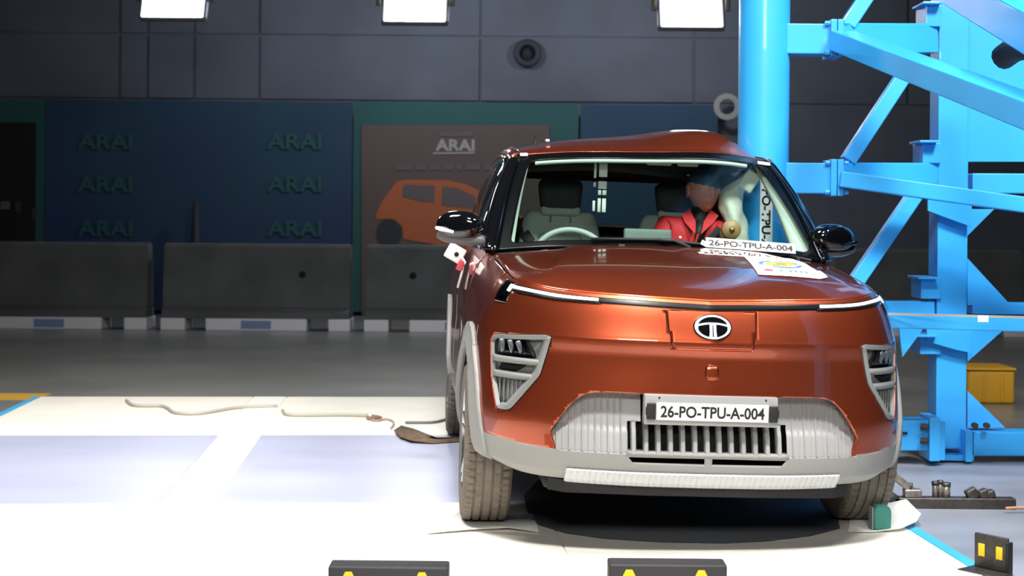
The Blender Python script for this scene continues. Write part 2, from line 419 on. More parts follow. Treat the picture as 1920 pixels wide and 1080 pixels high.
for a, b in ((XL-.05, XL-.002), (XR+.002, XR+.05)): plate('edge_strip', a, b, YN, YF, .0, EDGEB, .02)
# lighter floor strip beside the platform and the painted shadow mat below the car
FLR = mat('pale_floor', '#8b8f98', .4, noise=(.9, .16), stretch=(.6, 2.4, 1))
tag(obj('floor', box((6.2, 5.6, FZ+.002), (9.0, 5.0, .004), Euler((0, 0, YAW)).to_matrix()), FLR, None, False), kind='structure')
# yellow line on the hall floor beyond the left corner
YFL = mat('floor_yellow', '#c79a2e', .6)
tag(obj('floor_marking', box((-5.2, 10.35, FZ+.002), (4.0, .35, .004)), YFL, None, False), 'yellow brown painted line on the hall floor beyond the platform corner', 'floor marking')

# ------------------------------------------------------------------ the car (own axes: x to its left, y backwards from the front axle, z up)
PLAN = [(0, -.80), (.30, -.782), (.55, -.715), (.70, -.615), (.795, -.47), (.836, -.30), (.855, 0), (.862, .42), (.862, .95), (.862, 1.5), (.868, 2.1), (.862, 2.5), (.82, 2.85), (.65, 3.03), (.3, 3.07), (0, 3.08)]
SZ = {0: [.262, .30, .38, .48, .60, .72, .782, .798, .86, .905, .932], 2: [.265, .30, .38, .48, .60, .72, .784, .80, .873, .924, .951], 3: [.272, .305, .38, .48, .60, .72, .786, .804, .885, .939, .967],
      4: [.295, .32, .39, .48, .60, .72, .79, .81, .892, .948, .978], 5: [.30, .325, .39, .48, .60, .72, .79, .815, .898, .960, .994], 6: [.30, .325, .39, .48, .60, .72, .795, .825, .915, .985, 1.022],
      7: [.26, .30, .39, .48, .60, .72, .80, .84, .94, 1.015, 1.055], 8: [.22, .28, .39, .48, .60, .72, .81, .86, .96, 1.04, 1.075], 11: [.24, .30, .39, .48, .60, .72, .82, .88, .98, 1.06, 1.10], 13: [.28, .32, .39, .48, .60, .72, .82, .88, .98, 1.06, 1.11], 15: [.28, .32, .39, .48, .60, .72, .82, .88, .98, 1.06, 1.11]}
SD = {0: [.075, .035, .012, .0, .008, .012, .002, .006, .028, .048, .062], 2: [.075, .035, .01, 0, .01, .016, .010, .014, .036, .056, .070], 3: [.065, .03, .01, 0, .012, .02, .022, .026, .046, .068, .085],
      4: [.05, .02, .005, 0, .01, .018, .024, .03, .056, .085, .110], 5: [.05, .02, .004, 0, .006, .014, .022, .03, .058, .09, .122], 6: [.05, .02, .004, 0, .004, .012, .02, .03, .055, .09, .125],
      7: [.06, .03, .008, 0, .002, .01, .016, .022, .04, .075, .11], 8: [.07, .035, .01, 0, .004, .014, .012, .014, .03, .05, .07], 11: [.05, .03, .008, 0, 0, .004, .008, .014, .03, .055, .08], 13: [.05, .02, 0, 0, 0, .01, .03, .04, .05, .06, .08], 15: [.05, .02, 0, 0, 0, .01, .03, .04, .05, .06, .08]}
def _tab(Q, ti):
    ks = sorted(Q); A = np.array([Q[k] for k in ks], float)
    return crom(np.array([[np.interp(i, ks, A[:, r]) for r in range(A.shape[1])] for i in range(16)]), ti)
def pchip(x, y, q):
    h = np.diff(x); s = np.diff(y)/h; m = np.zeros(len(x)); m[0], m[-1] = s[0], s[-1]
    a, b = s[:-1], s[1:]; ok = a*b > 0; m[1:-1][ok] = 2*a[ok]*b[ok]/(a[ok]+b[ok])
    i = np.clip(np.searchsorted(x, q, 'right')-1, 0, len(x)-2); t = (q-x[i])/h[i]
    return (1+2*t)*(1-t)**2*y[i]+t*(1-t)**2*h[i]*m[i]+t*t*(3-2*t)*y[i+1]+t*t*(t-1)*h[i]*m[i+1]
def ring(ti, v, off=0.0):
    """lower body skin for x>=0: ti along the plan (0 nose .. 15 tail), v 0..1 upwards"""
    ti = np.asarray(ti, float); c = crom(PLAN, ti); e = 1e-3
    d = crom(PLAN, np.minimum(ti+e, 15))-crom(PLAN, np.maximum(ti-e, 0)); d /= np.linalg.norm(d, axis=1)[:, None]
    Z = _tab(SZ, ti); D = _tab(SD, ti); vv = np.asarray(v, float)*10
    out = np.zeros((len(ti), len(vv), 3))
    for k in range(len(ti)):
        zz = np.interp(vv, np.arange(11), Z[k]); zd = np.stack([zz, pchip(Z[k], D[k], zz)], 1)
        out[k, :, 0] = c[k, 0]-d[k, 1]*(zd[:, 1]-off); out[k, :, 1] = c[k, 1]+d[k, 0]*(zd[:, 1]-off); out[k, :, 2] = zd[:, 0]
    return out
_F = ring(np.linspace(0, 5.2, 160), np.linspace(0, 1, 140)).reshape(-1, 3)
def ysurf(x, z):
    """depth of the nose skin at that place of the front view"""
    d = (_F[:, 0]-abs(x))**2+(_F[:, 2]-z)**2; k = np.argpartition(d, 6)[:6]; wt = 1/(d[k]+1e-9)
    return float((_F[k, 1]*wt).sum()/wt.sum())

CROLL = R(1.5)
car = link(bpy.data.objects.new('hatchback_car', None)); car.location = (CX, CY, 0); car.rotation_mode = 'XYZ'
car.rotation_euler = (0, CROLL, YAW)
tag(car, 'copper red crash tested small car with grey bumper pressed sideways against the blue pole', 'car')
PX_, PY_, PR_ = .650, 1.32, .127            # the pole in the car's axes
def dent(c):
    """the body caves in around the pole"""
    if c.x > .25:
        a = max(0.0, abs(c.y-PY_)-.09); lim = PX_-PR_-.018+.62*a+.25*a*a
        if c.x > lim: c.x = lim+.04*(c.x-lim)
    return c
def orient(bm, ref=(0, .9, .7)):
    r = Vector(ref); s = 0
    bm.normal_update()
    for f in bm.faces: s += (f.calc_center_median()-r).normalized().dot(f.normal)*f.calc_area()
    if s < 0: bmesh.ops.reverse_faces(bm, faces=bm.faces[:])
def cpart(name, bm, m, parent=None, th=0.0, ref=(0, .9, .7), smooth=True, sharp=None, dn=True):
    if dn:
        for v in bm.verts: v.co = dent(v.co)
    if th is not None: orient(bm, ref)
    me = bpy.data.meshes.new(name); bm.to_mesh(me); bm.free(); me.materials.append(m)
    if smooth: me.polygons.foreach_set('use_smooth', [True]*len(me.polygons))
    o = link(bpy.data.objects.new(name, me)); o.parent = parent or car
    if th:
        md = o.modifiers.new('thickness', 'SOLIDIFY'); md.thickness = th; md.offset = -1; md.use_even_offset = False
    if sharp: soft(o, sharp)
    return o
def both(A):
    """mirror a half skin (i along the plan) to a full one"""
    B = A[::-1].copy(); B[:, :, 0] *= -1
    return np.concatenate([B[:-1], A], 0)
def sidegrid(A, s):
    A = A.copy(); A[:, :, 0] *= s; return grid(A)

# ---- nose: fascia, lower bumper, openings
POD = [(.782, .745), (.768, .776), (.592, .792), (.570, .785), (.586, .715), (.606, .640), (.705, .506), (.728, .497), (.758, .500), (.776, .61)]
GRL = [(.243, .597), (.392, .596), (.447, .587), (.487, .56), (.528, .51), (.567, .447), (.544, .378)]
GRILLE_OUT = [(-x, z) for x, z in GRL[::-1]]+GRL
def sw(p, s): return [(s*x, z) for x, z in (p if s > 0 else p[::-1])]
tn = np.concatenate([np.linspace(0, 3, 60), np.linspace(3.04, 5.2, 56)]); vn = np.linspace(0, 1, 96)
nose = grid(both(ring(tn, vn)))
front = lambda c: c.y < -.2
drop(nose, cookie(nose, GRILLE_OUT, (0, 2), front))
for s in (1, -1): drop(nose, cookie(nose, sw(POD, s), (0, 2), front))
low = take(nose, cookie(nose, [(-.95, .41), (-.80, .401), (-.67, .389), (-.544, .378), (.544, .378), (.67, .389), (.80, .401), (.95, .41), (.95, .1), (-.95, .1)], (0, 2), front))
SLIT = [(.014, .368), (.289, .366), (.273, .345), (.014, .345)]
for s in (1, -1): drop(low, cookie(low, sw(SLIT, s), (0, 2), front))
# lower edge of the bumper sweeps up at the corners
drop(low, cookie(low, [(-1, .34), (-.80, .334), (-.745, .288), (-.66, .268), (-.5, .255), (-.5, .1), (-1, .1)], (0, 2), front))
drop(low, cookie(low, [(1, .34), (.80, .334), (.745, .288), (.66, .268), (.5, .255), (.5, .1), (1, .1)][::-1], (0, 2), front))
FLAP = [(-.172, .897), (.166, .899), (.152, .772), (.146, .762), (-.140, .762), (-.148, .772)]
FLAPI = [(-.1695, .8965), (.1635, .8965), (.1495, .773), (.1445, .7645), (-.1385, .7645), (-.1455, .773)]
flap = take(nose, cookie(nose, FLAP, (0, 2), front))
fi = cookie(flap, FLAPI, (0, 2)); flap = take(flap, fi)
def rrect(x0, x1, z0, z1, r, n=3):
    P = []
    for cx_, cz, a in ((x1-r, z1-r, 0), (x0+r, z1-r, 90), (x0+r, z0+r, 180), (x1-r, z0+r, 270)):
        for k in range(n+1): P.append((cx_+r*math.cos(R(a+90*k/n)), cz+r*math.sin(R(a+90*k/n))))
    return P
tow = take(nose, cookie(nose, rrect(-.0235, .0265, .655, .702, .010), (0, 2), front))
ti_ = cookie(tow, rrect(-.0215, .0245, .657, .700, .009), (0, 2)); tow = take(tow, ti_)
cpart('front_fascia', nose, PAINT, th=.006)
lb = cpart('lower_bumper', low, CLAD, th=.008)
cpart('charging_flap', flap, PAINT, th=.006)
cpart('tow_hook_cover', tow, PAINT, th=.006)
# dark liner just behind the shut lines
lin_ = grid(both(ring(np.linspace(0, 1.0, 10), np.linspace(.60, .93, 14), -.012)))
cpart('flap_backing', lin_, BLK, th=.003)

# light bar and running lights
cpart('light_bar', grid(both(ring(np.linspace(0, 3.75, 60), np.linspace(.890, .955, 7), .004))), FRIT, th=.008)
for s in (1, -1):
    o = cpart('running_light', sidegrid(ring(np.linspace(1.45, 3.72, 34), np.linspace(.910, .944, 6), .008), s), DRLM, th=.006)
    o['label'] = 'glowing white running light strip'
    cpart('light_bar_lip', sidegrid(ring(np.linspace(1.40, 3.78, 34), np.linspace(.886, .897, 3), .007), s), FRIT, th=.008)
    cl = cpart('corner_lamp', sidegrid(ring(np.linspace(3.75, 4.55, 14), np.linspace(.80, .972, 10), .004), s), BLKG, th=.006)
    cpart('lamp_lens', sidegrid(ring(np.linspace(3.83, 4.45, 10), np.linspace(.83, .955, 8), .012), s), LENSG, cl)
    cpart('reflector', sidegrid(ring(np.linspace(3.9, 4.2, 6), np.linspace(.84, .94, 6), .007), s), CHROME, cl)
    cpart('running_light_end', sidegrid(ring(np.linspace(3.72, 3.92, 6), np.linspace(.88, .950, 6), .009), s), DRLM, cl)

# side lamp pods
def resample(P, n):
    P = np.array(P+[P[0]], float); L = np.concatenate([[0], np.cumsum(np.linalg.norm(np.diff(P, axis=0), axis=1))])
    t = np.linspace(0, L[-1], n, endpoint=False); return np.stack([np.interp(t, L, P[:, 0]), np.interp(t, L, P[:, 1])], 1)
def inset(P, d):
    n = len(P); Q = []
    c = sum(P[i][0]*P[(i+1) % n][1]-P[(i+1) % n][0]*P[i][1] for i in range(n)); sg = 1 if c > 0 else -1
    for i in range(n):
        a, b, e = Vector(P[i-1]), Vector(P[i]), Vector(P[(i+1) % n])
        n1 = Vector((-(b-a).y, (b-a).x)).normalized()*sg; n2 = Vector((-(e-b).y, (e-b).x)).normalized()*sg
        m = n1+n2; m = m/max(.5, m.length_squared/2) if m.length > 1e-6 else n1
        Q.append((b.x+m.x*d, b.y+m.y*d))
    return Q
def pod(s):
    P = POD
    t = cpart('lamp_pod', (lambda bm: bm)(bmesh.new()), PODM)
    bm = bmesh.new()
    O = [tuple(p) for p in resample(P, 54)]; I1 = inset(O, .004); I2 = inset(O, .019); I3 = inset(O, .026)
    loops = []
    for Q, dy, on in ((O, .012, O), (I1, -.003, O), (I2, -.001, O), (I3, .036, O)):
        loops.append([bm.verts.new((s*q[0], ysurf(*o)+dy, q[1])) for q, o in zip(Q, on)])
    n = len(O)
    for A, B in zip(loops, loops[1:]):
        for i in range(n): bm.faces.new((A[i], A[(i+1) % n], B[(i+1) % n], B[i]))
    me = t.data; bm2 = bm
    orient(bm2, (s*.65, .2, .6))
    for v in bm2.verts: v.co = dent(v.co)
    bm2.to_mesh(me); bm2.free(); me.polygons.foreach_set('use_smooth', [True]*len(me.polygons)); soft(t, 40)
    def surf(poly, dy, m, name, th=.004, n=30):
        bm = bmesh.new(); Q = resample(poly, n)
        V = [bm.verts.new((s*q[0], ysurf(q[0], q[1])+dy, q[1])) for q in Q]; c = Q.mean(0)
        cv = bm.verts.new((s*c[0], np.mean([ysurf(q[0], q[1]) for q in Q])+dy, c[1]))
        for i in range(len(V)): bm.faces.new((V[i], V[(i+1) % len(V)], cv))
        return cpart(name, bm, m, t, th, (s*.5, .5, .6))
    surf(inset(P, .018), .036, PODM, 'back_plate')
    LP = [(.757, .762), (.742, .768), (.662, .769), (.632, .704), (.76, .704)]
    surf(inset(LP, -.006), .030, BLK, 'lamp_bezel', .012)
    surf(inset(LP, .004), .024, BLKG, 'lamp_bowl', .004)
    for k in range(3):
        x = .738-.030*k; y = ysurf(x, .73)
        bm = box((s*x, y+.016, .735), (.022, .012, .05), Matrix.Rotation(s*R(12+6*k), 3, 'Y'), .004)
        cpart('projector', bm, PROJ, t, None, dn=True)
    surf(LP, .010, LENSG, 'lamp_lens', .0, 36)
    for z, h, xa, xb in ((.684, .026, .606, .772), (.628, .026, .630, .769)):
        A = np.zeros((20, 7, 3))
        for i, x in enumerate(np.linspace(xa, xb, 20)):
            for j, a in enumerate(np.linspace(-100, 100, 7)):
                A[i, j] = (s*x, ysurf(x, z)+.020-.024*math.cos(R(a)), z+h/2*math.sin(R(a)))
        cpart('fin', grid(A), PODM, t, .003, (s*.6, .5, z))
    surf([(.74, .668), (.75, .645), (.69, .645), (.655, .668)], .031, VOID, 'inlet')
    surf([(.770, .612), (.770, .52), (.757, .512), (.757, .612)], .032, VOID, 'inlet')
    for k in range(8):
        x = .642+.0145*k; zb = max(.520, .640-(x-.606)*1.36+.02)
        if zb < .60: cpart('rib', box((s*x, ysurf(x, .58)+.032, (zb+.612)/2), (.005, .012, .612-zb), None, .002), PODM, t, None)
for s in (-1, 1): pod(s)

# grille insert
def gdepth(z): return float(np.interp(z, [.370, .380, .455, .470, .58, .60], [.003, .006, .038, .052, .072, .070]))
def gpt_(x, z, off=0): return (x, ysurf(min(abs(x), .58), z)+gdepth(z)-off, z)
PANEL = [(.291, .374), (.545, .374), (.575, .447), (.533, .516), (.490, .566), (.449, .593), (.392, .602), (.243, .602), (.243, .49), (.291, .49)]
for s in (1, -1):
    xs_ = np.linspace(.235, .59, 36); zs_ = np.linspace(.37, .605, 30)
    A = np.array([[gpt_(s*x, z) for z in zs_] for x in xs_]); bm = grid(A)
    keep = take(bm, cookie(bm, sw(PANEL, s), (0, 2))); bm.free()
    gp = cpart('grille_panel', keep, GRILLE, th=.004)
    k = 0
    for x in np.arange(.315, .56, .0228):
        zt = np.interp(x, [.24, .392, .447, .487, .528, .567], [.597, .595, .586, .559, .509, .446])-.004; zb = .380
        if zt-zb < .05: continue
        k += 1; big = k % 2 == 1
        zz = np.linspace(zb, zt, 12); B = np.zeros((12, 5, 3))
        for i, z in enumerate(zz):
            for j, (du, dv) in enumerate(((-.0045, -.002), (-.002, .007 if big else .003), (0, .008 if big else .0035), (.002, .007 if big else .003), (.0045, -.002))):
                B[i, j] = gpt_(s*(x+du), z, dv)
        cpart('grille_rib', grid(B), GRILLE, gp, 0.0, (0, 0, .5))
    # painted return of the fascia around the opening
    G = [(0, .597)]+GRL; W = []
    Q = chain(G[1:6], 26).tolist()+[[.567, .447], [.556, .413], [.544, .378]]
    Q = [[0.0, .597], [.12, .597]]+Q
    A = np.array([[(s*x, ysurf(x, z)+.001, z), (s*x*.998, ysurf(x, z)+.02, z), (s*x*.996, ysurf(x, z)+.050, z)] for x, z in Q])
    cpart('opening_return', grid(A), PAINT, th=.002, ref=(s*.2, -2, .45))
# slotted centre: dark cavity and thirteen bars
cpart('grille_cavity', box((0, -.64, .44), (.60, .02, .13)), VOID, th=None)
cpart('slit_cavity', grid(both(ring(np.linspace(0, 1.2, 8), np.linspace(.12, .20, 6), -.05))), VOID, th=.003)
cpart('radiator', box((0, -.69, .44), (.56, .012, .12)), BLK, th=None)
XB = np.arange(-6, 7)*.0443-.004
for x in XB:
    zz = np.linspace(.378, .49, 8); B = np.zeros((8, 6, 3))
    for i, z in enumerate(zz):
        for j, (du, dv) in enumerate(((-.0088, -.03), (-.0088, .004), (-.006, .008), (.006, .008), (.0088, .004), (.0088, -.03))): B[i, j] = gpt_(x+du, z, dv)
    cpart('grille_bar', grid(B), GRILLE, th=0.0, ref=(0, 0, .45), sharp=40)
B = np.array([[(x, ysurf(x, .385)+d, z) for d, z in ((.05, .389), (.004, .388), (.0, .382), (.0, .372))] for x in np.linspace(-.297, .297, 24)])
cpart('grille_sill', grid(B), CLAD, th=.003)
# plate holder and number plate
yp = ysurf(0, .545)-.014
cpart('plate_holder', box((-.002, yp+.022, .5435), (.482, .05, .107), None, .004), GRILLE, th=None, sharp=40)
npl = cpart('number_plate', box((.002, yp-.006, .539), (.405, .006, .062), None, .002), WHITEP, th=None)
npl['label'] = 'white plate printed 26-PO-TPU-A-004'
cpart('plate_lettering', fit(text_bm('26-PO-TPU-A-004', .06, .0016), .376, .043, T(.002, yp-.0095, .539) @ FACE), INK, npl, None, smooth=False)
for s in (-1, 1):
    cpart('plate_clip', box((.002+s*.221, yp-.006, .538), (.032, .010, .058), None, .003), BLK, th=None)
    cpart('plate_clip', box((.002+s*.236, yp-.006, .540), (.010, .008, .028), None, .002), BLK, th=None)
    cpart('screw_hole', lathe([(-.001, 0), (-.001, .0035), (.001, .0035), (.001, 0)], 'y', 12), VOID, th=None).location = (.002+s*.193, yp-.0035, .587)
# oval emblem
def emblem():
    zc, yc = .843, None
    a, b = .0655, .0425
    def E_(u, v, w_): return (-.002+u, ysurf(u, zc+v)-.004-w_, zc+v)
    el = lambda k, n=40: [(a*k*math.cos(2*math.pi*i/n), b*k*math.sin(2*math.pi*i/n)) for i in range(n)]
    t = cpart('emblem', prism(el(1.07), .004, E_), BLKG, th=None, smooth=False)
    cpart('emblem_ring', prism(el(1.0), .008, E_), SILV, t, None, smooth=False)
    def inside(k, fn, n=60):
        pts = []
        for i in range(n):
            u = -a*k+2*a*k*i/(n-1)
            h = b*k*math.sqrt(max(0, 1-(u/(a*k))**2)); lo, hi = fn(u, -h, h)
            if hi-lo > 5e-4: pts.append((u, lo, hi))
        return [(u, lo) for u, lo, hi in pts]+[(u, hi) for u, lo, hi in pts[::-1]]
    bar = lambda u: .0165-.0060*(abs(u)/a)**2*2
    top = inside(.84, lambda u, l, h: (max(l, bar(u)+.001), h))
    cpart('emblem_inlay', prism(top, .0092, E_), BLKG, t, None, smooth=False)
    for s in (-1, 1):
        def side(u, l, h):
            q = u*s
            if q < .0100: return (0, 0)
            e = l
            if q < .0135: e = max(l, -.036+(.0135-q)*14)
            return (e, min(h, bar(u)-.0068))
        cpart('emblem_inlay', prism(inside(.84, side), .0092, E_), BLKG, t, None, smooth=False)
    cpart('emblem_inlay', prism([(-.0022, -.034), (.0022, -.034), (.0014, .0070), (-.0014, .0070)], .0092, E_), BLKG, t, None, smooth=False)
emblem()
# silver skid plate with fine vertical ribs
xs_ = np.linspace(-.507, .507, 47*6+1); A = np.zeros((len(xs_), 9, 3))
for i, x in enumerate(xs_):
    ph = (i % 6)/6
    for j, z in enumerate(np.linspace(.252, .309, 9)):
        sl = (1 if j > 5 else .6)
        A[i, j] = (x*(1 if j else .99), ysurf(x, max(z, .265))-.007-.0032*(0 if i % 6 == 0 else 1)-(0 if i % 6 in (0, 1, 5) else .0012)+(.012 if j == 0 else 0), z-.0 if j else z)
cpart('skid_plate', grid(A), SKID, th=.005, sharp=20)
cpart('chin_spoiler', prism([(-.56, -.60), (.56, -.60), (.50, -.655), (.2, -.685), (-.2, -.685), (-.50, -.655)], .045, lambda u, v, w_: (u, v, .214+w_)), BLK, th=None, smooth=False)

# ---- sides: fenders, doors, rear body, arch cladding
def arc(cy, cz, r, a0, a1, n): return [(cy+r*math.cos(R(a0+(a1-a0)*k/n)), cz+r*math.sin(R(a0+(a1-a0)*k/n))) for k in range(n+1)]
AZ = .315
def circ(cy, r, n=28): return arc(cy, AZ, r, 0, 360*(n-1)/n, n-1)
for s in (-1, 1):
    v1 = np.linspace(0, 1, 56)
    fe = sidegrid(ring(np.linspace(5.215, 7.06, 46), v1), s)
    drop(fe, cookie(fe, circ(0, .385), (1, 2)))
    arch = take(fe, cookie(fe, circ(0, .470, 36), (1, 2)))
    cpart('fender', fe, PAINT, th=.006)
    bmF = sidegrid(ring(np.linspace(4.0, 5.2, 40), np.linspace(0, .7, 50), .003), s)   # forward piece of the cladding lies on the fascia corner
    drop(bmF, cookie(bmF, circ(0, .385), (1, 2)))
    f2 = take(bmF, cookie(bmF, circ(0, .470, 36), (1, 2))); bmF.free()
    for bm in (arch,): join(bm, f2)
    for v in arch.verts:
        r_ = math.hypot(v.co.y, v.co.z-AZ); v.co.x += s*(.010+.010*max(0, (.44-r_)/.055))
    cpart('wheel_arch_cladding', arch, CLAD, th=.03, ref=(0, 0, .4))
    fd = sidegrid(ring(np.linspace(7.075, 8.93, 30), v1), s); rd = sidegrid(ring(np.linspace(8.945, 10.6, 30), v1), s); rb = sidegrid(ring(np.linspace(10.615, 15, 60), v1), s)
    for nm, bm in (('front_door', fd), ('rear_door', rd), ('rear_body', rb)):
        drop(bm, cookie(bm, circ(2.445, .385), (1, 2)))
        sill = take(bm, cookie(bm, [(.3, .36), (2.2, .36), (2.2, .1), (.3, .1)], (1, 2))) if nm != 'rear_body' else None
        ra = take(bm, cookie(bm, circ(2.445, .460, 36), (1, 2))) if nm != 'front_door' else None
        cpart(nm, bm, PAINT, th=.006)
        if sill: cpart('sill_cladding', sill, CLAD, th=.01)
        if ra and len(ra.verts):
            for v in ra.verts: v.co.x += s*.012
            cpart('wheel_arch_cladding', ra, CLAD, th=.03, ref=(0, 2.4, .4))
    for cy in (0, 2.445):
        A = np.array([[(s*x, cy+.40*math.cos(a), AZ+.40*math.sin(a)) for x in (.50, .80)] for a in np.linspace(.12, math.pi-.12, 22)])
        if s < 0 or cy == 0 or True: cpart('wheel_liner', grid(A), BLK, th=.004, ref=(0, cy, 1.5))

# ---- hood
def bnd(ti): return ring(np.atleast_1d(ti), [1.0])[:, 0]
NS, NT = 61, 56
def coons(F, Rr, L_, Rt):
    """F,Rr: (NS,3) front/rear; L_,Rt: (NT,3) sides"""
    n, m = len(F), len(L_); s = np.linspace(0, 1, n)[:, None, None]; t = np.linspace(0, 1, m)[None, :, None]
    return ((1-t)*F[:, None]+t*Rr[:, None]+(1-s)*L_[None]+s*Rt[None]
            -((1-s)*(1-t)*F[0]+s*(1-t)*F[-1]+(1-s)*t*Rr[0]+s*t*Rr[-1]))
ss = np.linspace(-1, 1, NS); tt = np.linspace(0, 1, NT)
TC, TE = 4.15, 6.85
F = bnd(np.abs(ss)*TC); F[:, 0] *= np.sign(ss); F[:, 1] += .004
Sd = bnd(TC+(TE-TC)*tt); Sd[:, 0] -= .006
Lf = Sd.copy(); Lf[:, 0] *= -1; F[0] = Lf[0]; F[-1] = Sd[0]
Re = np.stack([Sd[-1, 0]*ss, .215+(Sd[-1, 1]-.215)*np.abs(ss)**2.2, 1.106-(1.106-Sd[-1, 2])*np.abs(ss)**2.4], 1)
H_ = coons(F, Re, Lf, Sd)
s2 = ss[:, None]; t2 = tt[None, :]
H_[:, :, 2] += .026*np.sin(np.pi*np.clip(t2, 0, 1)**.72)*(1-np.abs(s2)**3)
sm = lambda x, a, b: np.clip((x-a)/(b-a), 0, 1)**2*(3-2*np.clip((x-a)/(b-a), 0, 1))
H_[:, :, 2] += .010*(sm(.72-np.abs(s2)-.10*t2, 0, .07))*sm(t2, .05, .4)
H_[:, :, 2] += .008*np.exp(-((s2-.55)/.12)**2-((t2-.7)/.2)**2)      # light buckle towards the struck side
hood_bm = grid(H_)
cpart('hood', hood_bm, PAINT, th=.006)
_HH = H_.reshape(-1, 3)
def zhood(x, y):
    d = (_HH[:, 0]-x)**2+(_HH[:, 1]-y)**2; k = np.argpartition(d, 6)[:6]; wt = 1/(d[k]+1e-8); return float((_HH[k, 2]*wt).sum()/wt.sum())

# ---- windscreen, pillars, roof
WB = np.array([(-.718, .43, 1.070), (-.45, .305, 1.096), (0, .245, 1.108), (.45, .305, 1.096), (.718, .43, 1.070)])
WT = np.array([(-.588, 1.03, 1.517), (-.32, .975, 1.540), (0, .955, 1.550), (.32, .975, 1.560), (.588, 1.02, 1.540)])
wb, wt = chain(WB, 41), chain(WT, 41); tw = np.linspace(0, 1, 30)
def side_curve(a, b, bul): return np.stack([a+(b-a)*t+np.array(bul)*math.sin(math.pi*t) for t in tw])
wl_, wr_ = side_curve(wb[0], wt[0], (-.008, -.012, .012)), side_curve(wb[-1], wt[-1], (.008, -.012, .012))
WS = coons(wb, wt, wl_, wr_)
WS[:, :, 1] -= .030*np.sin(np.pi*tw)[None]*(1-np.linspace(-1, 1, 41)[:, None]**2)
def wpt(u, t):                                # windscreen point, u -1..1, t 0..1
    i = (u+1)/2*40; j = t*29; i0, j0 = int(min(max(i, 0), 39)), int(min(max(j, 0), 28)); a, b = i-i0, j-j0
    return Vector((1-a)*(1-b)*WS[i0, j0]+a*(1-b)*WS[i0+1, j0]+(1-a)*b*WS[i0, j0+1]+a*b*WS[i0+1, j0+1])
FRT = rrect(-.60, .60, 0, 1, .1)
def ws_surface(u, v): return wpt(u, v)
us, vs = np.linspace(-1, 1, 81), np.linspace(0, 1, 60)
flatg = np.zeros((81, 60, 3)); flatg[:, :, 0] = us[:, None]; flatg[:, :, 1] = vs[None]
bm = grid(flatg)
clear = [(-.900, .10), (-.885, .072), (-.86, .060), (.86, .060), (.90, .072), (.945, .10), (.955, .14), (.900, .88), (.86, .92), (-.84, .92), (-.885, .905), (-.905, .86)]
cl = take(bm, cookie(bm, clear, (0, 1)))
for b_ in (bm, cl):
    for v in b_.verts: v.co = wpt(v.co.x, v.co.y)
ws = cpart('windscreen', cl, WSG, th=0.0); ws['label'] = 'clear greenish windscreen glass'
cpart('windscreen_border', bm, FRIT, th=.006)
# cowl below the glass
A = np.stack([Re+np.array([0, .006, -.012]), .5*(Re+wb_) if False else np.stack([np.interp(np.linspace(0, 1, NS), np.linspace(0, 1, 41), wb[:, k]) for k in range(3)], 1)*.5+Re*.5+np.array([0, 0, -.03]), np.stack([np.interp(np.linspace(0, 1, NS), np.linspace(0, 1, 41), wb[:, k]) for k in range(3)], 1)+np.array([0, .02, -.004])], 1)
cpart('cowl', grid(A), BLK, th=.004)
# roof
ry = [1.0, 1.1, 1.25, 1.5, 1.8, 2.3, 2.6, 2.8]
RZC = [1.552, 1.585, 1.617, 1.640, 1.642, 1.62, 1.585, 1.548]; RZE = [1.517, 1.535, 1.553, 1.563, 1.563, 1.548, 1.522, 1.495]
nr, ns = 70, 73; A = np.zeros((ns, nr, 3)); yy = np.linspace(0, 1, nr)
for i, s in enumerate(np.linspace(-1, 1, ns)):
    yf = np.interp(s*.588, wt[:, 0], wt[:, 1]); zf = np.interp(s*.588, wt[:, 0], wt[:, 2])
    for j, t in enumerate(yy):
        y = yf+.004+(2.80-yf)*t; wd = np.interp(y, [1.0, 1.15, 1.6, 2.3, 2.8], [.588, .60, .605, .60, .57])
        zc, ze = np.interp(y, ry, RZC), np.interp(y, ry, RZE)
        z = ze+(zc-ze)*(1-abs(s)**2.3); z = z+(zf-z+.002)*math.exp(-((y-yf)/.05)**2)
        x = s*wd
        xc = .40+.28*(1.38-y); dx_ = x-xc
        side = math.exp(-(dx_/.30)**2) if dx_ < 0 else max(0.0, 1-dx_/.17)
        z += .085*side*math.exp(-((y-1.36)/(.30 if y < 1.36 else .5))**2)*(1-math.exp(-((y-yf)/.10)**2))
        A[i, j] = (x, y, z)
cpart('roof', grid(A), PAINT, th=.006)
roofA = A
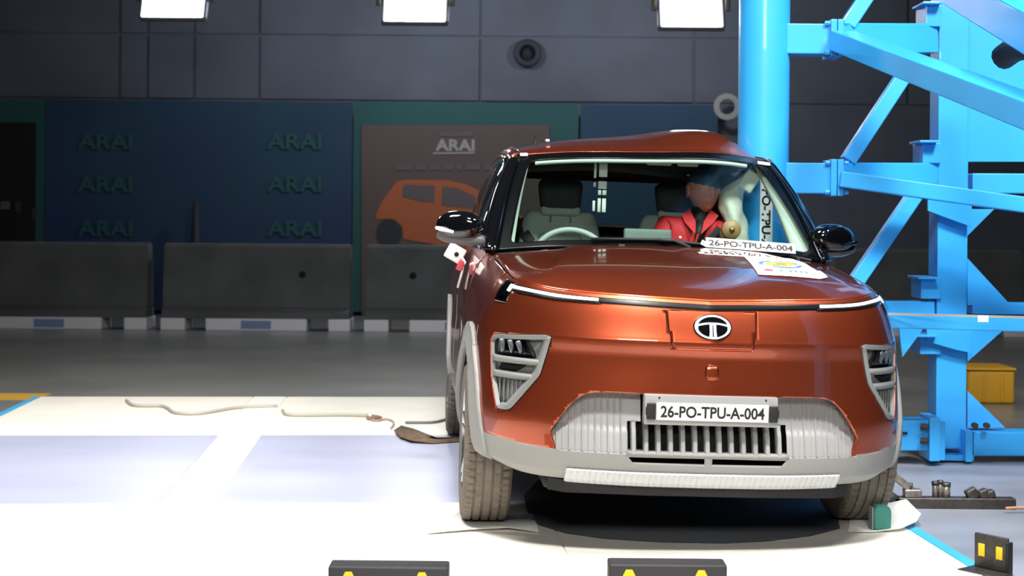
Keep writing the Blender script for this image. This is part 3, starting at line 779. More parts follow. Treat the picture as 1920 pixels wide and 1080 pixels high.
for s in (-1, 1):
    e = roofA[0 if s < 0 else -1].copy()
    # cant rail from the roof edge down to the door top
    cr = np.stack([e, e+np.array([s*.022, 0, .004]), e+np.array([s*.042, 0, -.012]), e+np.array([s*.050, .0, -.030])], 1)
    cpart('roof_side_rail', grid(cr), PAINT, th=.006)
    cpart('roof_ditch_trim', tube([Vector(p)+Vector((s*.004, 0, .006)) for p in e[2:-2:3]], .007, 6), BLK, th=None)
    # front pillar
    wside = wl_ if s < 0 else wr_
    top0 = e[0]+np.array([s*.050, .055, -.026]); bot0 = np.array([s*.782, .505, 1.066])
    outer = np.stack([bot0+(top0-bot0)*t+np.array([s*.020, -.01, .012])*math.sin(math.pi*t) for t in tw])
    mid = (wside+outer)/2+np.array([s*.016, -.020, .008])
    q1 = wside*.72+outer*.28+np.array([s*.010, -.016, .006]); q3 = wside*.25+outer*.75+np.array([s*.013, -.014, .006])
    cpart('front_pillar', grid(np.stack([wside+np.array([0, .004, -.002]), q1, mid, q3, outer], 1)), BLKG, th=.006)
    cpart('pillar_trim', grid(np.stack([wside+np.array([s*.002, -.004, .003]), wside*.86+outer*.14+np.array([s*.006, -.015, .007])], 1)), BLKG, th=.004)
    # side glass and frames
    yb = np.linspace(.53, 2.62, 60); tb_ = 7.0+np.interp(yb, [.42, .95, 1.5, 2.1, 2.5, 2.85], [0, 1, 2, 3, 4, 5])
    bot = bnd(tb_); 
    ty = np.interp(yb, [.53, 1.08, 2.55, 2.62], [.53, 1.08, 2.55, 2.62])
    G = np.zeros((60, 14, 3))
    for i in range(60):
        y = yb[i]
        if y < 1.09:
            f_ = (y-.505)/(top0[1]-.505); tp_ = bot0+(top0-bot0)*min(max(f_, 0), 1)+np.array([s*.020, 0, .012])*math.sin(math.pi*min(max(f_, 0), 1))
        else:
            ee = np.array([np.interp(y, e[:, 1], e[:, k]) for k in range(3)]); tp_ = ee+np.array([s*.050, 0, -.028])
        b0 = bot[i]*np.array([s, 1, 1])
        for j, t in enumerate(np.linspace(0, 1, 14)):
            G[i, j] = b0+(tp_-b0)*t+np.array([s*.022*math.sin(math.pi*t), 0, 0]); G[i, j, 1] = y
    g = grid(G)
    e_ = 1.34 if s < 0 else 1.50
    win = [[(.70, 1.10), (e_, 1.105), (e_, 1.47), (1.10, 1.465), (.98, 1.40)], [(e_+.11, 1.107), (2.08, 1.12), (2.02, 1.475), (e_+.11, 1.475)]]
    glassb = []
    for wp in win:
        glassb.append(take(g, cookie(g, wp, (1, 2))))
    cpart('window_frame', g, BLKG, th=.006)
    for k_, b_ in enumerate(glassb):
        if s > 0 and k_ == 0: b_.free(); continue      # the struck window has shattered
        cpart('side_window', b_, TINTG, th=0.0)
    cpart('waist_trim', grid(np.stack([bot*np.array([s, 1, 1])+np.array([s*.004, 0, -.004]), bot*np.array([s, 1, 1])+np.array([s*.010, 0, .004]), bot*np.array([s, 1, 1])+np.array([s*.002, 0, .016])], 1)), CHROME if s < 0 else BLKG, th=.003)
    if s < 0:
        fr = np.stack([G[k, 13] for k in range(6, 58)]); cpart('window_trim', tube([Vector(p)+Vector((s*.006, 0, -.01)) for p in fr[::3]], .006, 6), CHROME, th=None)
# tail: rear glass in its frame
RG = np.zeros((31, 16, 3))
for i, s in enumerate(np.linspace(-1, 1, 31)):
    for j, t in enumerate(np.linspace(0, 1, 16)):
        RG[i, j] = (s*(.74-.16*t), 3.0-.20*t-.12*abs(s)**3, 1.10+.40*t+.048*t*(1-s*s))
g = grid(RG); rgw = take(g, cookie(g, rrect(-.47, .47, 1.19, 1.462, .05), (0, 2)))
cpart('tailgate', g, PAINT, th=.01); cpart('rear_window', rgw, TINTG if False else WSG, th=0.0)
for s in (-1, 1):
    q = np.array([[(s*(.775-.0*t), 2.60+.0*t, 1.10), (s*.65, 2.60, 1.50)], [(s*.74, 2.90, 1.10), (s*.58, 2.72, 1.49)]]); cpart('rear_pillar', grid(q), PAINT, th=.02)

# ---- wheels
def tyre_bm():
    prof = [(-.075, .205), (-.092, .225), (-.0975, .262), (-.094, .298), (-.084, .312)]
    gs = [-.052, -.018, .018, .052]
    x = -.080
    pr = [(-.080, .3155)]
    for g in gs: pr += [(g-.005, .3195), (g-.004, .312), (g+.004, .312), (g+.005, .3195)]
    pr += [(.080, .3155)]
    prof = prof+pr+[(-a, b) for a, b in prof[::-1]]
    n = 240; th = np.linspace(0, 2*np.pi, n, endpoint=False); P = np.array(prof); A = np.zeros((n, len(P), 3))
    for i, a in enumerate(th):
        for j, (u, r) in enumerate(P):
            rr = r
            if r > .3 and (abs(u) > .054) and i % 4 == 0: rr -= .006
            elif r > .318 and abs(u) < .05 and (i+2) % 6 == 0 and abs(u) > .02: rr -= .004
            A[i, j] = (u, rr*math.cos(a), rr*math.sin(a))
    return grid(A, True)
def rim_bms(s):
    """outer face towards s"""
    barrel = lathe([(s*.09, .214), (s*.088, .205), (s*.07, .200), (-s*.03, .190), (-s*.08, .205)], 'x', 64)
    back = lathe([(-s*.01, 0), (-s*.01, .195)], 'x', 48)
    face = bmesh.new(); pockets = bmesh.new()
    for k in range(5):
        a = 2*math.pi*k/5+.3
        for da in (-.16, .16):
            p0 = (s*.070, .045*math.cos(a+da), .045*math.sin(a+da)); p1 = (s*.084, .202*math.cos(a+da*.9), .202*math.sin(a+da*.9))
            add_beam(face, p0, p1, .026, .014, (s, 0, 0), .004)
        c = a+math.pi/5
        add_beam(pockets, (s*.060, .07*math.cos(c), .07*math.sin(c)), (s*.070, .195*math.cos(c), .195*math.sin(c)), .075, .01, (s, 0, 0), .004)
    hub = lathe([(s*.05, .055), (s*.074, .052), (s*.078, .046), (s*.078, .034)], 'x', 32)
    cap = lathe([(s*.078, .034), (s*.082, .030), (s*.083, 0)], 'x', 28)
    return barrel, back, face, pockets, hub, cap
for s in (-1, 1):
    for cy in (0, 2.445):
        wh = link(bpy.data.objects.new('wheel', None)); wh.parent = car
        xw = s*.762 if not (s > 0 and cy > 1) else s*.762
        wh.location = (xw, cy, .3205*math.cos(CROLL)+xw*math.sin(CROLL))
        cpart('tyre', tyre_bm(), RUB, wh, None, dn=False, sharp=30)
        barrel, back, face, pockets, hub, cap = rim_bms(s)
        rb_ = cpart('rim', barrel, RIM, wh, None, dn=False); cpart('rim_back', back, BLK, wh, None, dn=False)
        cpart('spokes', face, RIM, wh, None, dn=False, sharp=30); cpart('rim_inlay', pockets, BLKG, wh, None, dn=False, sharp=30)
        cpart('hub', hub, RIM, wh, None, dn=False); cpart('hub_cap', cap, BLKG, wh, None, dn=False)
    cpart('axle_arm', tube([(s*.66, .02, .30), (s*.30, .06, .27)], .03, 10), BLK, th=None)
    cpart('axle_arm', tube([(s*.66, 2.445, .30), (s*.30, 2.40, .28)], .035, 10), BLK, th=None)
cpart('underbody_tray', box((-.04, 1.2, .235), (1.06, 3.5, .05), None, .01), BLK, th=None, dn=False)
cpart('engine_cover', box((0, -.12, .55), (1.0, .6, .52), None, .04), VOID, th=None)

# ---- mirrors
def mirror(s, dx):
    cx_, cy_, cz_ = s*.878-s*dx, .56, 1.168
    n, m = 40, 24; A = np.zeros((n, m, 3))
    for i in range(n):
        a = 2*math.pi*i/n
        for j in range(m):
            b = math.pi*j/(m-1)-math.pi/2
            u = math.copysign(abs(math.cos(a))**.75, math.cos(a))*math.cos(b)**.6
            v = math.copysign(abs(math.sin(a))**.85, math.sin(a))*math.cos(b)**.6
            y = math.sin(b)
            zz = .060*v+(.010*(1-u*u) if v > 0 else .008*u*s*-1)
            A[i, j] = (cx_+.106*u, cy_+(.075 if y < 0 else .045)*y+.02*u*s, cz_+zz)
    t = cpart('door_mirror', grid(A, True), BLKG, None, None, dn=False)
    low_ = chain([(cx_+s*.098, cy_-.01, cz_-.032), (cx_+s*.04, cy_-.02, cz_-.050), (cx_-s*.04, cy_-.02, cz_-.056), (cx_-s*.10, cy_-.012, cz_-.060), (s*.785, .56, 1.092)], 16)
    cpart('mirror_base', tube(low_, [.020, .024]+[.026]*12+[.030, .034], 12), BASEM if s < 0 else BLKG, t, None, dn=False)
    cpart('indicator', tube([(cx_+s*.104, cy_-.030, cz_-.010), (cx_+s*.085, cy_-.066, cz_-.014), (cx_+s*.03, cy_-.074, cz_-.026)], [.008, .010, .006], 8), WHITEP if s < 0 else BLKG, t, None, dn=False)
mirror(-1, 0); mirror(1, .075)
# white sensor box stuck on the struck car's near door
sb = thing('sensor_box', 'small white box fixed on the car door just below the left hand black mirror', 'sensor'); sb.matrix_world = car.matrix_basis
obj('casing', box((-.884, .95, 1.040), (.085, .06, .075), Euler((0, R(28), 0)).to_matrix(), .008), WHITEP, sb)
obj('socket', lathe([(-.004, 0), (-.004, .011), (.004, .011), (.004, 0)], 'y', 16), VOID, sb).location = (-.878, .919, 1.036)
obj('cable', tube([(-.862, .93, 1.035), (-.838, .90, 1.00), (-.850, .90, .95), (-.866, .95, .88)], .006, 8), WHITEP, sb)
obj('tape', box((-.858, .92, .985), (.03, .05, .05), Euler((0, R(20), 0)).to_matrix(), .005), mat('red_tape', '#b8474e', .4), sb)

# ---- cabin
def rbox(c, s, r=.03, rot=None, sub=2, shape=None):
    bm = bmesh.new(); bmesh.ops.create_cube(bm, size=1.0)
    bmesh.ops.scale(bm, vec=s, verts=bm.verts)
    bmesh.ops.bevel(bm, geom=bm.edges[:], offset=r, segments=3, affect='EDGES', profile=.5)
    bmesh.ops.subdivide_edges(bm, edges=[e for e in bm.edges if e.calc_length() > r*1.6], cuts=4, use_grid_fill=True)
    if shape:
        for v in bm.verts: v.co = shape(v.co)
    if rot is not None: bmesh.ops.transform(bm, matrix=rot.to_4x4(), verts=bm.verts)
    bmesh.ops.translate(bm, vec=c, verts=bm.verts); return bm
tilt = Euler((R(-12), 0, 0)).to_matrix()
def seat(x, y):
    t = link(bpy.data.objects.new('front_seat', None)); t.parent = car; t.location = (x, y, 0)
    def shp(c):
        k = c.z/.33; c.x *= 1.0-.16*max(0, k)**2
        if c.y < 0: c.y -= .035*max(0, (abs(c.x)/.2)-.5); c.y += .015*math.sin(c.z*30)*0
        if abs(c.x) > .15 and k > .5: c.z -= .06*((abs(c.x)-.15)/.07)**1.5
        return c
    cpart('backrest', rbox((0, .06, .93), (.44, .12, .66), .045, tilt, shape=shp), SEATM, t, None, dn=False)
    cpart('backrest_insert', rbox((0, .0, .90), (.22, .06, .50), .02, tilt), mat('seat_insert', '#868d8a', .85) if 'seat_insert' not in MATS else MATS['seat_insert'], t, None, dn=False)
    def hs(c):
        c.x *= 1.0+.10*(c.z/.1)
        return c
    cpart('headrest', rbox((.0, .10, 1.335), (.215, .09, .175), .04, tilt, shape=hs), HEADR, t, None, dn=False)
    cpart('headrest_base', rbox((.0, .088, 1.255), (.20, .085, .05), .02, tilt), SEATM, t, None, dn=False)
    for k in (-1, 1): cpart('headrest_post', tube([(k*.05, .08, 1.30), (k*.05, .06, 1.20)], .007, 8), CHROME, t, None, dn=False)
    cpart('cushion', rbox((0, -.22, .52), (.46, .50, .16), .05), SEATM, t, None, dn=False)
seat(-.352, 1.30); seat(.245, 1.34)
rs = link(bpy.data.objects.new('rear_seat', None)); rs.parent = car
cpart('backrest', rbox((-.02, 2.30, .86), (.98, .14, .56), .05, tilt), mat('rear_seat_fabric', '#3b3f42', .85), rs, None)
for x in (-.38, .34): cpart('headrest', rbox((x, 2.36, 1.17), (.22, .08, .12), .04, tilt), HEADR, rs, None)
cpart('cushion', rbox((-.02, 2.0, .52), (.98, .5, .16), .05), MATS['rear_seat_fabric'], rs, None)
cpart('parcel_shelf', box((0, 2.66, 1.06), (1.15, .5, .03), None, .008), BLK, th=None)
cpart('shelf_edge', box((.10, 2.40, 1.195), (.46, .012, .012), Euler((0, R(2.5), 0)).to_matrix(), .003), WHITEP, th=None)
# dashboard
xs_ = np.linspace(-.70, .66, 41); D = []
for x in xs_:
    k = abs(x)/.70; y0 = np.interp(x, wb[:, 0], wb[:, 1])+.03; z0 = np.interp(x, wb[:, 0], wb[:, 2])-.028
    D.append([(x, y0, z0), (x, y0+.12, z0+.010), (x, .66, 1.078-.012*k), (x, .74, 1.060), (x, .78, 1.00), (x, .78, .80), (x, .70, .55)])
cpart('dashboard', grid(np.array(D)), DASHM, th=.006, ref=(0, 1.5, .3), sharp=None)
cpart('instrument_hood', rbox((-.345, .70, 1.075), (.34, .16, .06), .025), DASHM, None, None)
sc_ = cpart('centre_screen', rbox((-.005, .755, 1.135), (.222, .030, .100), .008, Euler((R(-10), 0, 0)).to_matrix()), mat('screen_shell', '#5d6c66', .5), None, None)
cpart('screen_band', box((.0, .738, 1.115), (.19, .010, .055), Euler((R(-10), 0, 0)).to_matrix(), .003), DASHM, sc_, None)
# steering wheel
sw_ = link(bpy.data.objects.new('steering_wheel', None)); sw_.parent = car; sw_.location = (-.345, .86, 1.005); sw_.rotation_euler = (R(-24), 0, 0)
ringp = [(.185*math.cos(2*math.pi*k/48), 0, .178*math.sin(2*math.pi*k/48)) for k in range(49)]
cpart('rim', tube(ringp, .015, 10, False), mat('wheel_leather', '#9aa39e', .45), sw_, None, dn=False)
for a in (200, 340, 270): cpart('spoke', beam((0, .02, 0), (.175*math.cos(R(a)), 0, .17*math.sin(R(a))), .03, .03), BLK, sw_, None, dn=False)
cpart('airbag_cover', rbox((0, -.01, -.01), (.16, .06, .12), .02), BLK, sw_, None, dn=False)
# headlining, inner pillars
hl = roofA[3:-3:4, 3::5].copy(); hl[:, :, 2] = np.minimum(hl[:, :, 2]-.035, 1.60)
cpart('headlining', grid(hl), mat('headlining_cloth', '#6c716f', .9), th=.004, ref=(0, 1.5, 3))
for s in (-1, 1):
    wside = wl_ if s < 0 else wr_
    a = wside+np.array([-s*(.045 if s < 0 else .012), .03, -.012]); 
    wd = np.array([.030 if s < 0 else .075]*30)*np.linspace(1, .35, 30)
    b = a+np.stack([-s*wd, np.full(30, .02), np.zeros(30)], 1)
    c = a+np.array([s*.07, .09, 0])
    cpart('inner_pillar_trim', grid(np.stack([c, a, (a+b)/2+np.array([0, -.012, 0]), b, b+np.array([s*.0, .06, 0])], 1)), TRIMM, th=.004, dn=False)
hd = chain([wpt(u, .905)+Vector((0, .020, -.008)) for u in np.linspace(-.84, .78, 9)], 40)
cpart('header_trim', tube([Vector(p) for p in hd], .010, 8), TRIMM, th=None, dn=False)
for x0_, x1_ in ((.02, .14), (.17, .27)):
    cpart('sun_visor', rbox(((x0_+x1_)/2, 1.06, 1.522), (x1_-x0_, .10, .018), .006, Euler((R(30), 0, 0)).to_matrix()), TRIMM, None, None)
# belts
cpart('seat_belt', beam((-.60, 1.42, 1.24), (-.50, 1.30, 1.10), .05, .006, (0, 1, 0)), BLK, th=None)
cpart('belt_anchor', rbox((-.605, 1.44, 1.235), (.05, .03, .07), .012, Euler((0, R(-25), 0)).to_matrix()), TRIMM, None, None)
# white blocks painting a reflection in the windscreen, hung behind the glass
mk = link(bpy.data.objects.new('glass_reflection', None)); mk.parent = car
for x0_, seg in ((-.232, ((.0, .072), (.092, .022), (.180, .050))), (-.208, ((.0, .066), (.086, .036), (.128, .024), (.168, .066)))):
    wd = .012 if x0_ < -.22 else .040
    for dz, h in seg: cpart('reflection_segment', box((x0_+wd/2, 1.02+.1*dz, 1.492-dz-h/2), (wd, .005, h), None, .001, 1), WHITEP, mk, None)
cpart('reflection_cord', box((-.190, 1.031, 1.380), (.006, .002, .25)), BLK, mk, None)
# curtain airbag hanging beside the dummy
nb, mb = 30, 26; A = np.zeros((nb, mb, 3))
cen = chain([(.560, 1.10, 1.500), (.520, 1.12, 1.44), (.466, 1.15, 1.385), (.462, 1.15, 1.32), (.478, 1.14, 1.25), (.498, 1.12, 1.18), (.518, 1.10, 1.12)], nb)
wdt = np.interp(np.linspace(0, 1, nb), [0, .15, .3, .45, .65, .85, 1], [.012, .030, .052, .059, .056, .048, .036])
for i in range(nb):
    for j in range(mb):
        a = 2*math.pi*j/(mb-1)
        r_ = wdt[i]*(1+.06*math.sin(3*a+i*.7)+.05*math.sin(5*a-i*.45))
        A[i, j] = (cen[i, 0]+r_*math.cos(a), cen[i, 1]+r_*1.1*math.sin(a), cen[i, 2]+.012*math.cos(a*2+i*.3))
ca = cpart('curtain_airbag', grid(A), BAGM, th=None, dn=False); ca['label'] = 'pale deployed curtain airbag'
cpart('airbag_fold', rbox((.530, 1.06, 1.435), (.075, .02, .10), .008, Euler((0, R(32), 0)).to_matrix()), BAGM, None, None, dn=False)
# wipers
def wiper(pa, pb, pv):
    t = cpart('wiper', tube([pa, ((pa[0]+pb[0])/2, (pa[1]+pb[1])/2-.010, (pa[2]+pb[2])/2+.014), pb], .007, 8), BLK, None, None, dn=False)
    cpart('wiper_arm', tube([pv, ((pv[0]*.5+(pa[0]+pb[0])*.25), pv[1]*.5+(pa[1]+pb[1])*.25-.015, pv[2]*.5+(pa[2]+pb[2])*.25+.02), ((pa[0]+pb[0])/2, (pa[1]+pb[1])/2-.010, (pa[2]+pb[2])/2+.014)], .008, 8), BLK, t, None, dn=False)
def wv(u, t, d=.012): return tuple(wpt(u, t)+Vector((0, -d, d)))
wiper(wv(-.35, .045), wv(.26, .010), wv(.10, -.03, .02)); wiper(wv(.46, -.045, .004), wv(.88, -.02, .006), wv(.76, -.06, .004))
cpart('washer_nozzle', rbox((-.20, .22, 1.112), (.03, .02, .012), .004), BLK, None, None)
# small white stickers on the glass border
for u, t, wd in ((-.965, .985, .036), (.955, .93, .06)):
    p = wpt(u, t); cpart('sticker', box((p.x, p.y-.008, p.z+.006), (wd, .003, .022), Euler((R(-52), R(6 if u > 0 else -3), 0)).to_matrix()), WHITEP, th=None, dn=False)
cpart('antenna', tube([(-.42, 2.2, 1.60), (-.42, 2.24, 1.68)], [.012, .004], 8), BLK, th=None, dn=False)
cpart('roof_marker', rbox((-.44, 1.25, 1.603), (.02, .02, .012), .004), WHITEP, None, None, dn=False)

# ------------------------------------------------------------------ the dummy
dm = thing('crash_test_dummy', 'crash test dummy in red jacket with blue crown sitting in the passenger seat', 'dummy')
dm.matrix_world = car.matrix_basis
def skin(name, verts, edges, radii, m, parent, sub=2, root=0):
    me = bpy.data.meshes.new(name); me.from_pydata(verts, edges, []); o = link(bpy.data.objects.new(name, me)); o.parent = parent
    o.modifiers.new('skin', 'SKIN'); sv = me.skin_vertices[0].data
    for i, r_ in enumerate(radii): sv[i].radius = r_ if isinstance(r_, tuple) else (r_, r_); sv[i].use_root = i == root
    s_ = o.modifiers.new('sub', 'SUBSURF'); s_.levels = s_.render_levels = sub
    me.materials.append(m)
    dg = bpy.context.evaluated_depsgraph_get(); dg.update(); nm = bpy.data.meshes.new_from_object(o.evaluated_get(dg))
    o.modifiers.clear(); o.data = nm; nm.polygons.foreach_set('use_smooth', [True]*len(nm.polygons)); return o
hx, hy, hz = .336, 1.205, 1.392               # head centre
V = [(.255, 1.28, .60), (.26, 1.25, .85), (.27, 1.235, 1.06), (.30, 1.225, 1.19), (.325, 1.215, 1.27), (.20, 1.05, .70), (.18, .92, .74), (.17, .90, .42), (.31, 1.05, .70), (.33, .92, .74), (.34, .90, .42), (.17, .78, .36), (.34, .78, .36)]
skin('body', V, [(0, 1), (1, 2), (2, 3), (3, 4), (0, 5), (5, 6), (6, 7), (7, 11), (0, 8), (8, 9), (9, 10), (10, 12)], [(.14, .10), (.14, .10), (.13, .10), (.07, .07), (.052, .055), .08, .06, .045, .08, .06, .045, .035, .035], SKINM, dm)
V = [(.255, 1.27, .70), (.26, 1.245, .92), (.265, 1.225, 1.12), (.295, 1.225, 1.225), (.165, 1.21, 1.205), (.118, 1.15, 1.09), (.11, 1.06, .98), (.405, 1.19, 1.185), (.428, 1.09, 1.15)]
skin('jacket', V, [(0, 1), (1, 2), (2, 3), (3, 4), (4, 5), (5, 6), (3, 7), (7, 8)], [(.16, .125), (.165, .125), (.165, .12), (.085, .080), .066, .066, .058, .066, .058], REDM, dm, 2)
for s in (-1, 1):
    q = [(hx-.02+s*.052, 1.290), (hx-.025+s*.092, 1.262), (hx-.035+s*.070, 1.225), (hx-.045+s*.014, 1.168), (hx-.030+s*.020, 1.230)]
    obj('collar', prism(q, .010, lambda u, v, w_: (u, 1.075+w_+(v-1.168)*.75, v)), REDM, dm, False)
obj('placket', prism([(hx-.050, 1.17), (hx-.040, 1.17), (hx-.075, 1.04), (hx-.085, 1.04)], .008, lambda u, v, w_: (u, 1.072+w_, v)), REDM, dm, False)
obj('button', lathe([(-.003, 0), (-.003, .007), (.003, .007), (.003, 0)], 'y', 14), WHITEP, dm).location = (.205, 1.082, 1.150)
obj('harness_strap', beam((.40, 1.085, 1.20), (.30, 1.07, 1.10), .035, .006, (0, 1, 0)), BLK, dm, False)
obj('neck', tube([(.318, 1.215, 1.17), (.328, 1.212, 1.30)], [.052, .048], 20), BLK, dm)
obj('neck_bib', tube([(.322, 1.175, 1.215), (.300, 1.125, 1.13)], [.05, .02], 12), BLK, dm)
# head with features
n, m = 72, 64; A = np.zeros((n, m, 3)); turn = R(14)
for i in range(n):
    az = 2*math.pi*i/n
    for j in range(m):
        el = math.pi*j/(m-1)-math.pi/2
        x, y, z = math.cos(el)*math.sin(az), -math.cos(el)*math.cos(az), math.sin(el)
        px, py, pz = .079*x, .100*y, .124*z
        if z < -.1: px *= 1-.28*min(1, (-z-.1)/.8); 
        if y < 0 and z < .35: py *= 1-.05*max(0, .35-z)
        if z < -.2 and y > 0: py *= 1-.45*min(1, (-z-.2)/.6)
        f = max(0, -y)
        g = lambda cx, cz, sx, sz: math.exp(-((px-cx)/sx)**2-((pz-cz)/sz)**2)
        if y < 0:
            d = .004*g(0, .022, .05, .012)                                   # brow
            d += .022*math.exp(-(px/.010)**2)*float(np.interp(pz, [-.045, -.034, -.026, .012, .022], [0, .9, 1, .25, 0]))
            d += .006*(g(.013, -.031, .007, .008)+g(-.013, -.031, .007, .008))
            d -= .013*(g(.030, .004, .014, .010)+g(-.030, .004, .014, .010))
            d += .004*(g(.030, .003, .009, .006)+g(-.030, .003, .009, .006))   # closed lids
            d += .008*g(0, -.058, .020, .0055)+.007*g(0, -.070, .017, .0055)-.006*g(0, -.064, .022, .0028)
            d += .010*g(0, -.097, .020, .015)-.004*g(0, -.082, .018, .006)
            d += .004*(g(.045, -.020, .016, .016)+g(-.045, -.020, .016, .016))
            py -= d*f
        c, s = math.cos(turn), math.sin(turn)
        X_, Y_ = c*px-s*py, s*px+c*py
        A[i, j] = (hx+X_, hy+Y_, hz+pz)
hb = grid(A, True); bmesh.ops.remove_doubles(hb, verts=hb.verts, dist=1e-5)
crown = take(hb, [f for f in hb.faces if f.calc_center_median().z > hz+.016-.18*(f.calc_center_median().x-hx)+.03*(f.calc_center_median().y-hy)])
obj('head', hb, SKINM, dm); obj('crown', crown, BLUEM, dm)['label'] = 'blue crown of the head'
for s in (-1, 1):
    bm = rbox((0, 0, 0), (.014, .034, .055), .006, shape=lambda c: Vector((c.x, c.y, c.z*(1+.2*c.y/.017))))
    o = obj('ear', bm, SKINM, dm); o.location = (hx+s*.077*math.cos(turn)-.01*math.sin(turn), hy+s*.077*math.sin(turn)+.012, hz-.012); o.rotation_euler = (R(-8), 0, turn)
ARMM = mat('arm_stump_rubber', '#a5835c', .45)
st = obj('arm_stump', tube([(.428, .985, 1.197), (.428, .955, 1.197), (.428, .945, 1.197)], [.045, .047, .043], 32), ARMM, dm)
obj('arm_bone', tube([(.430, 1.10, 1.14), (.428, .98, 1.197)], [.040, .040], 16), ARMM, dm)
obj('stump_bolt', lathe([(-.010, 0), (-.010, .007), (-.006, .009), (-.004, .014), (.004, .014)], 'y', 20), BRASS, dm).location = (.428, .941, 1.197)
# label strips and the poster
def strip(name, label, mtx, wd, ht, txt=None, parent=None, th=.003, tw_=.94, thh=.62, flip=False):
    t = thing(name, label, 'label strip'); t.matrix_world = mtx
    obj('card', box((0, 0, 0), (wd, ht, th), None, .0), WHITEP, t, False)
    if txt: obj('lettering', fit(text_bm(txt, .1, .0028), wd*tw_, ht*thh, T(0, 0, th/2+.0006)), INK, t, False)
    return t
CM = car.matrix_basis
def frame(o, ux, uy):
    ux, uy = Vector(ux).normalized(), Vector(uy); n_ = ux.cross(uy).normalized(); uy = n_.cross(ux)
    m_ = Matrix((ux, uy, n_)).transposed().to_4x4(); m_.translation = o; return m_
strip('test_number_strip', 'white strip printed 26-PO-TPU-A-004 along the windscreen bottom edge', CM @ frame(Vector((.366, .262, 1.130)), (.395, .035, -.016), (0, .40, 1)), .40, .044, '26-PO-TPU-A-004', th=.002)
strip('torn_tag', 'tiny white tag at the left end of the windscreen number strip', CM @ frame(Vector((.160, .245, 1.132)), (1, 0, -.5), (0, .4, 1)), .030, .022, th=.002)
# poster on the hood: the same sheet follows the metal
TLp, TRp, BRp, BLp = (.262, -.075), (.480, -.065), (.492, -.500), (.222, -.510)
def hp(u, v, off=.004):
    x = (1-u)*(1-v)*BLp[0]+u*(1-v)*BRp[0]+u*v*TRp[0]+(1-u)*v*TLp[0]; y = (1-u)*(1-v)*BLp[1]+u*(1-v)*BRp[1]+u*v*TRp[1]+(1-u)*v*TLp[1]
    return Vector((x, y, zhood(x, y)+off+(.010*max(0, u-.9)*10 if v < .3 else 0)))
po = thing('rating_poster', 'white paper poster with a yellow and blue round seal lying on the car hood', 'poster'); po.matrix_world = CM
obj('sheet', grid(np.array([[hp(u, v) for v in np.linspace(0, 1, 14)] for u in np.linspace(0, 1, 18)])), WHITEP, po)
def decal(name, pts, m, off): 
    bm = bmesh.new(); q = [bm.verts.new(hp(u, v, off)) for u, v in pts]; c = np.mean(pts, 0); cv = bm.verts.new(hp(c[0], c[1], off+.0004))
    for i in range(len(q)): bm.faces.new((q[i], q[(i+1) % len(q)], cv))
    return obj(name, bm, m, po)
def ell(cx, cy, a, b, n=36, k0=0, k1=1): return [(cx+a*math.cos(2*math.pi*(k0+(k1-k0)*i/n)), cy+b*math.sin(2*math.pi*(k0+(k1-k0)*i/n))) for i in range(n)]
BLUP = mat('poster_blue', '#4f78b5', .5); YELP = mat('poster_yellow', '#e0bd45', .5); REDP = mat('poster_red', '#d8556a', .5); GRYP = mat('poster_grey', '#7d7a78', .5)
def band(cx, cy, a0, b0, a1, b1, k0, k1, n=18):
    o = [(cx+a0*math.cos(2*math.pi*(k0+(k1-k0)*i/n)), cy+b0*math.sin(2*math.pi*(k0+(k1-k0)*i/n))) for i in range(n+1)]
    i_ = [(cx+a1*math.cos(2*math.pi*(k0+(k1-k0)*i/n)), cy+b1*math.sin(2*math.pi*(k0+(k1-k0)*i/n))) for i in range(n+1)]
    return o, i_
def dband(name, args, m, off):
    o, i_ = band(*args); bm = bmesh.new(); O = [bm.verts.new(hp(u, v, off)) for u, v in o]; I = [bm.verts.new(hp(u, v, off)) for u, v in i_]
    for k in range(len(O)-1): bm.faces.new((O[k], O[k+1], I[k+1], I[k]))
    obj(name, bm, m, po)
dband('seal_arc', (.50, .55, .36, .20, .29, .15, .30, .56), BLUP, .0052); dband('seal_arc', (.50, .55, .36, .20, .29, .15, .66, .98), BLUP, .0052)
dband('seal_arc', (.50, .55, .33, .18, .24, .12, .02, .27), GRYP, .0056)
decal('seal_centre', ell(.50, .55, .24, .12), YELP, .0060)
decal('seal_mark', ell(.52, .55, .09, .05), GRYP, .0066); decal('seal_mark', ell(.42, .51, .06, .02), GRYP, .0066)
decal('star', [(.20+.10*math.cos(.628*k+.3)*(1 if k % 2 == 0 else .6), .20+.06*math.sin(.628*k+.3)*(1 if k % 2 == 0 else .6)) for k in range(10)], REDP, .0055)
for u in (.38, .52, .60, .68, .76): decal('printed_letter', [(u, .17), (u+.035, .17), (u+.035, .23), (u, .23)], BLUP, .0055)
for u in (.30, .40, .56, .64): decal('printed_letter', [(u, .87), (u+.04, .87), (u+.04, .91), (u, .91)], GRYP, .0055)
# second strip lying at the rear edge of the hood
t2_ = thing('hood_strip', 'white strip with dark printing lying on the rear hood edge above the poster', 'label strip'); t2_.matrix_world = CM
def hs_(x, y, off=.006): return Vector((x, y, zhood(x, y)+off))
obj('card', grid(np.array([[hs_(x, -.065+.05*k) for k in (0, .5, 1)] for x in np.linspace(.082, .285, 12)])), WHITEP, t2_)
for k, x in enumerate((.105, .128, .165, .188, .215, .245)):
    obj('printed_letter', grid(np.array([[hs_(xx, yy, .0075) for yy in (-.055, -.022)] for xx in (x, x+.016)])), INK, t2_)

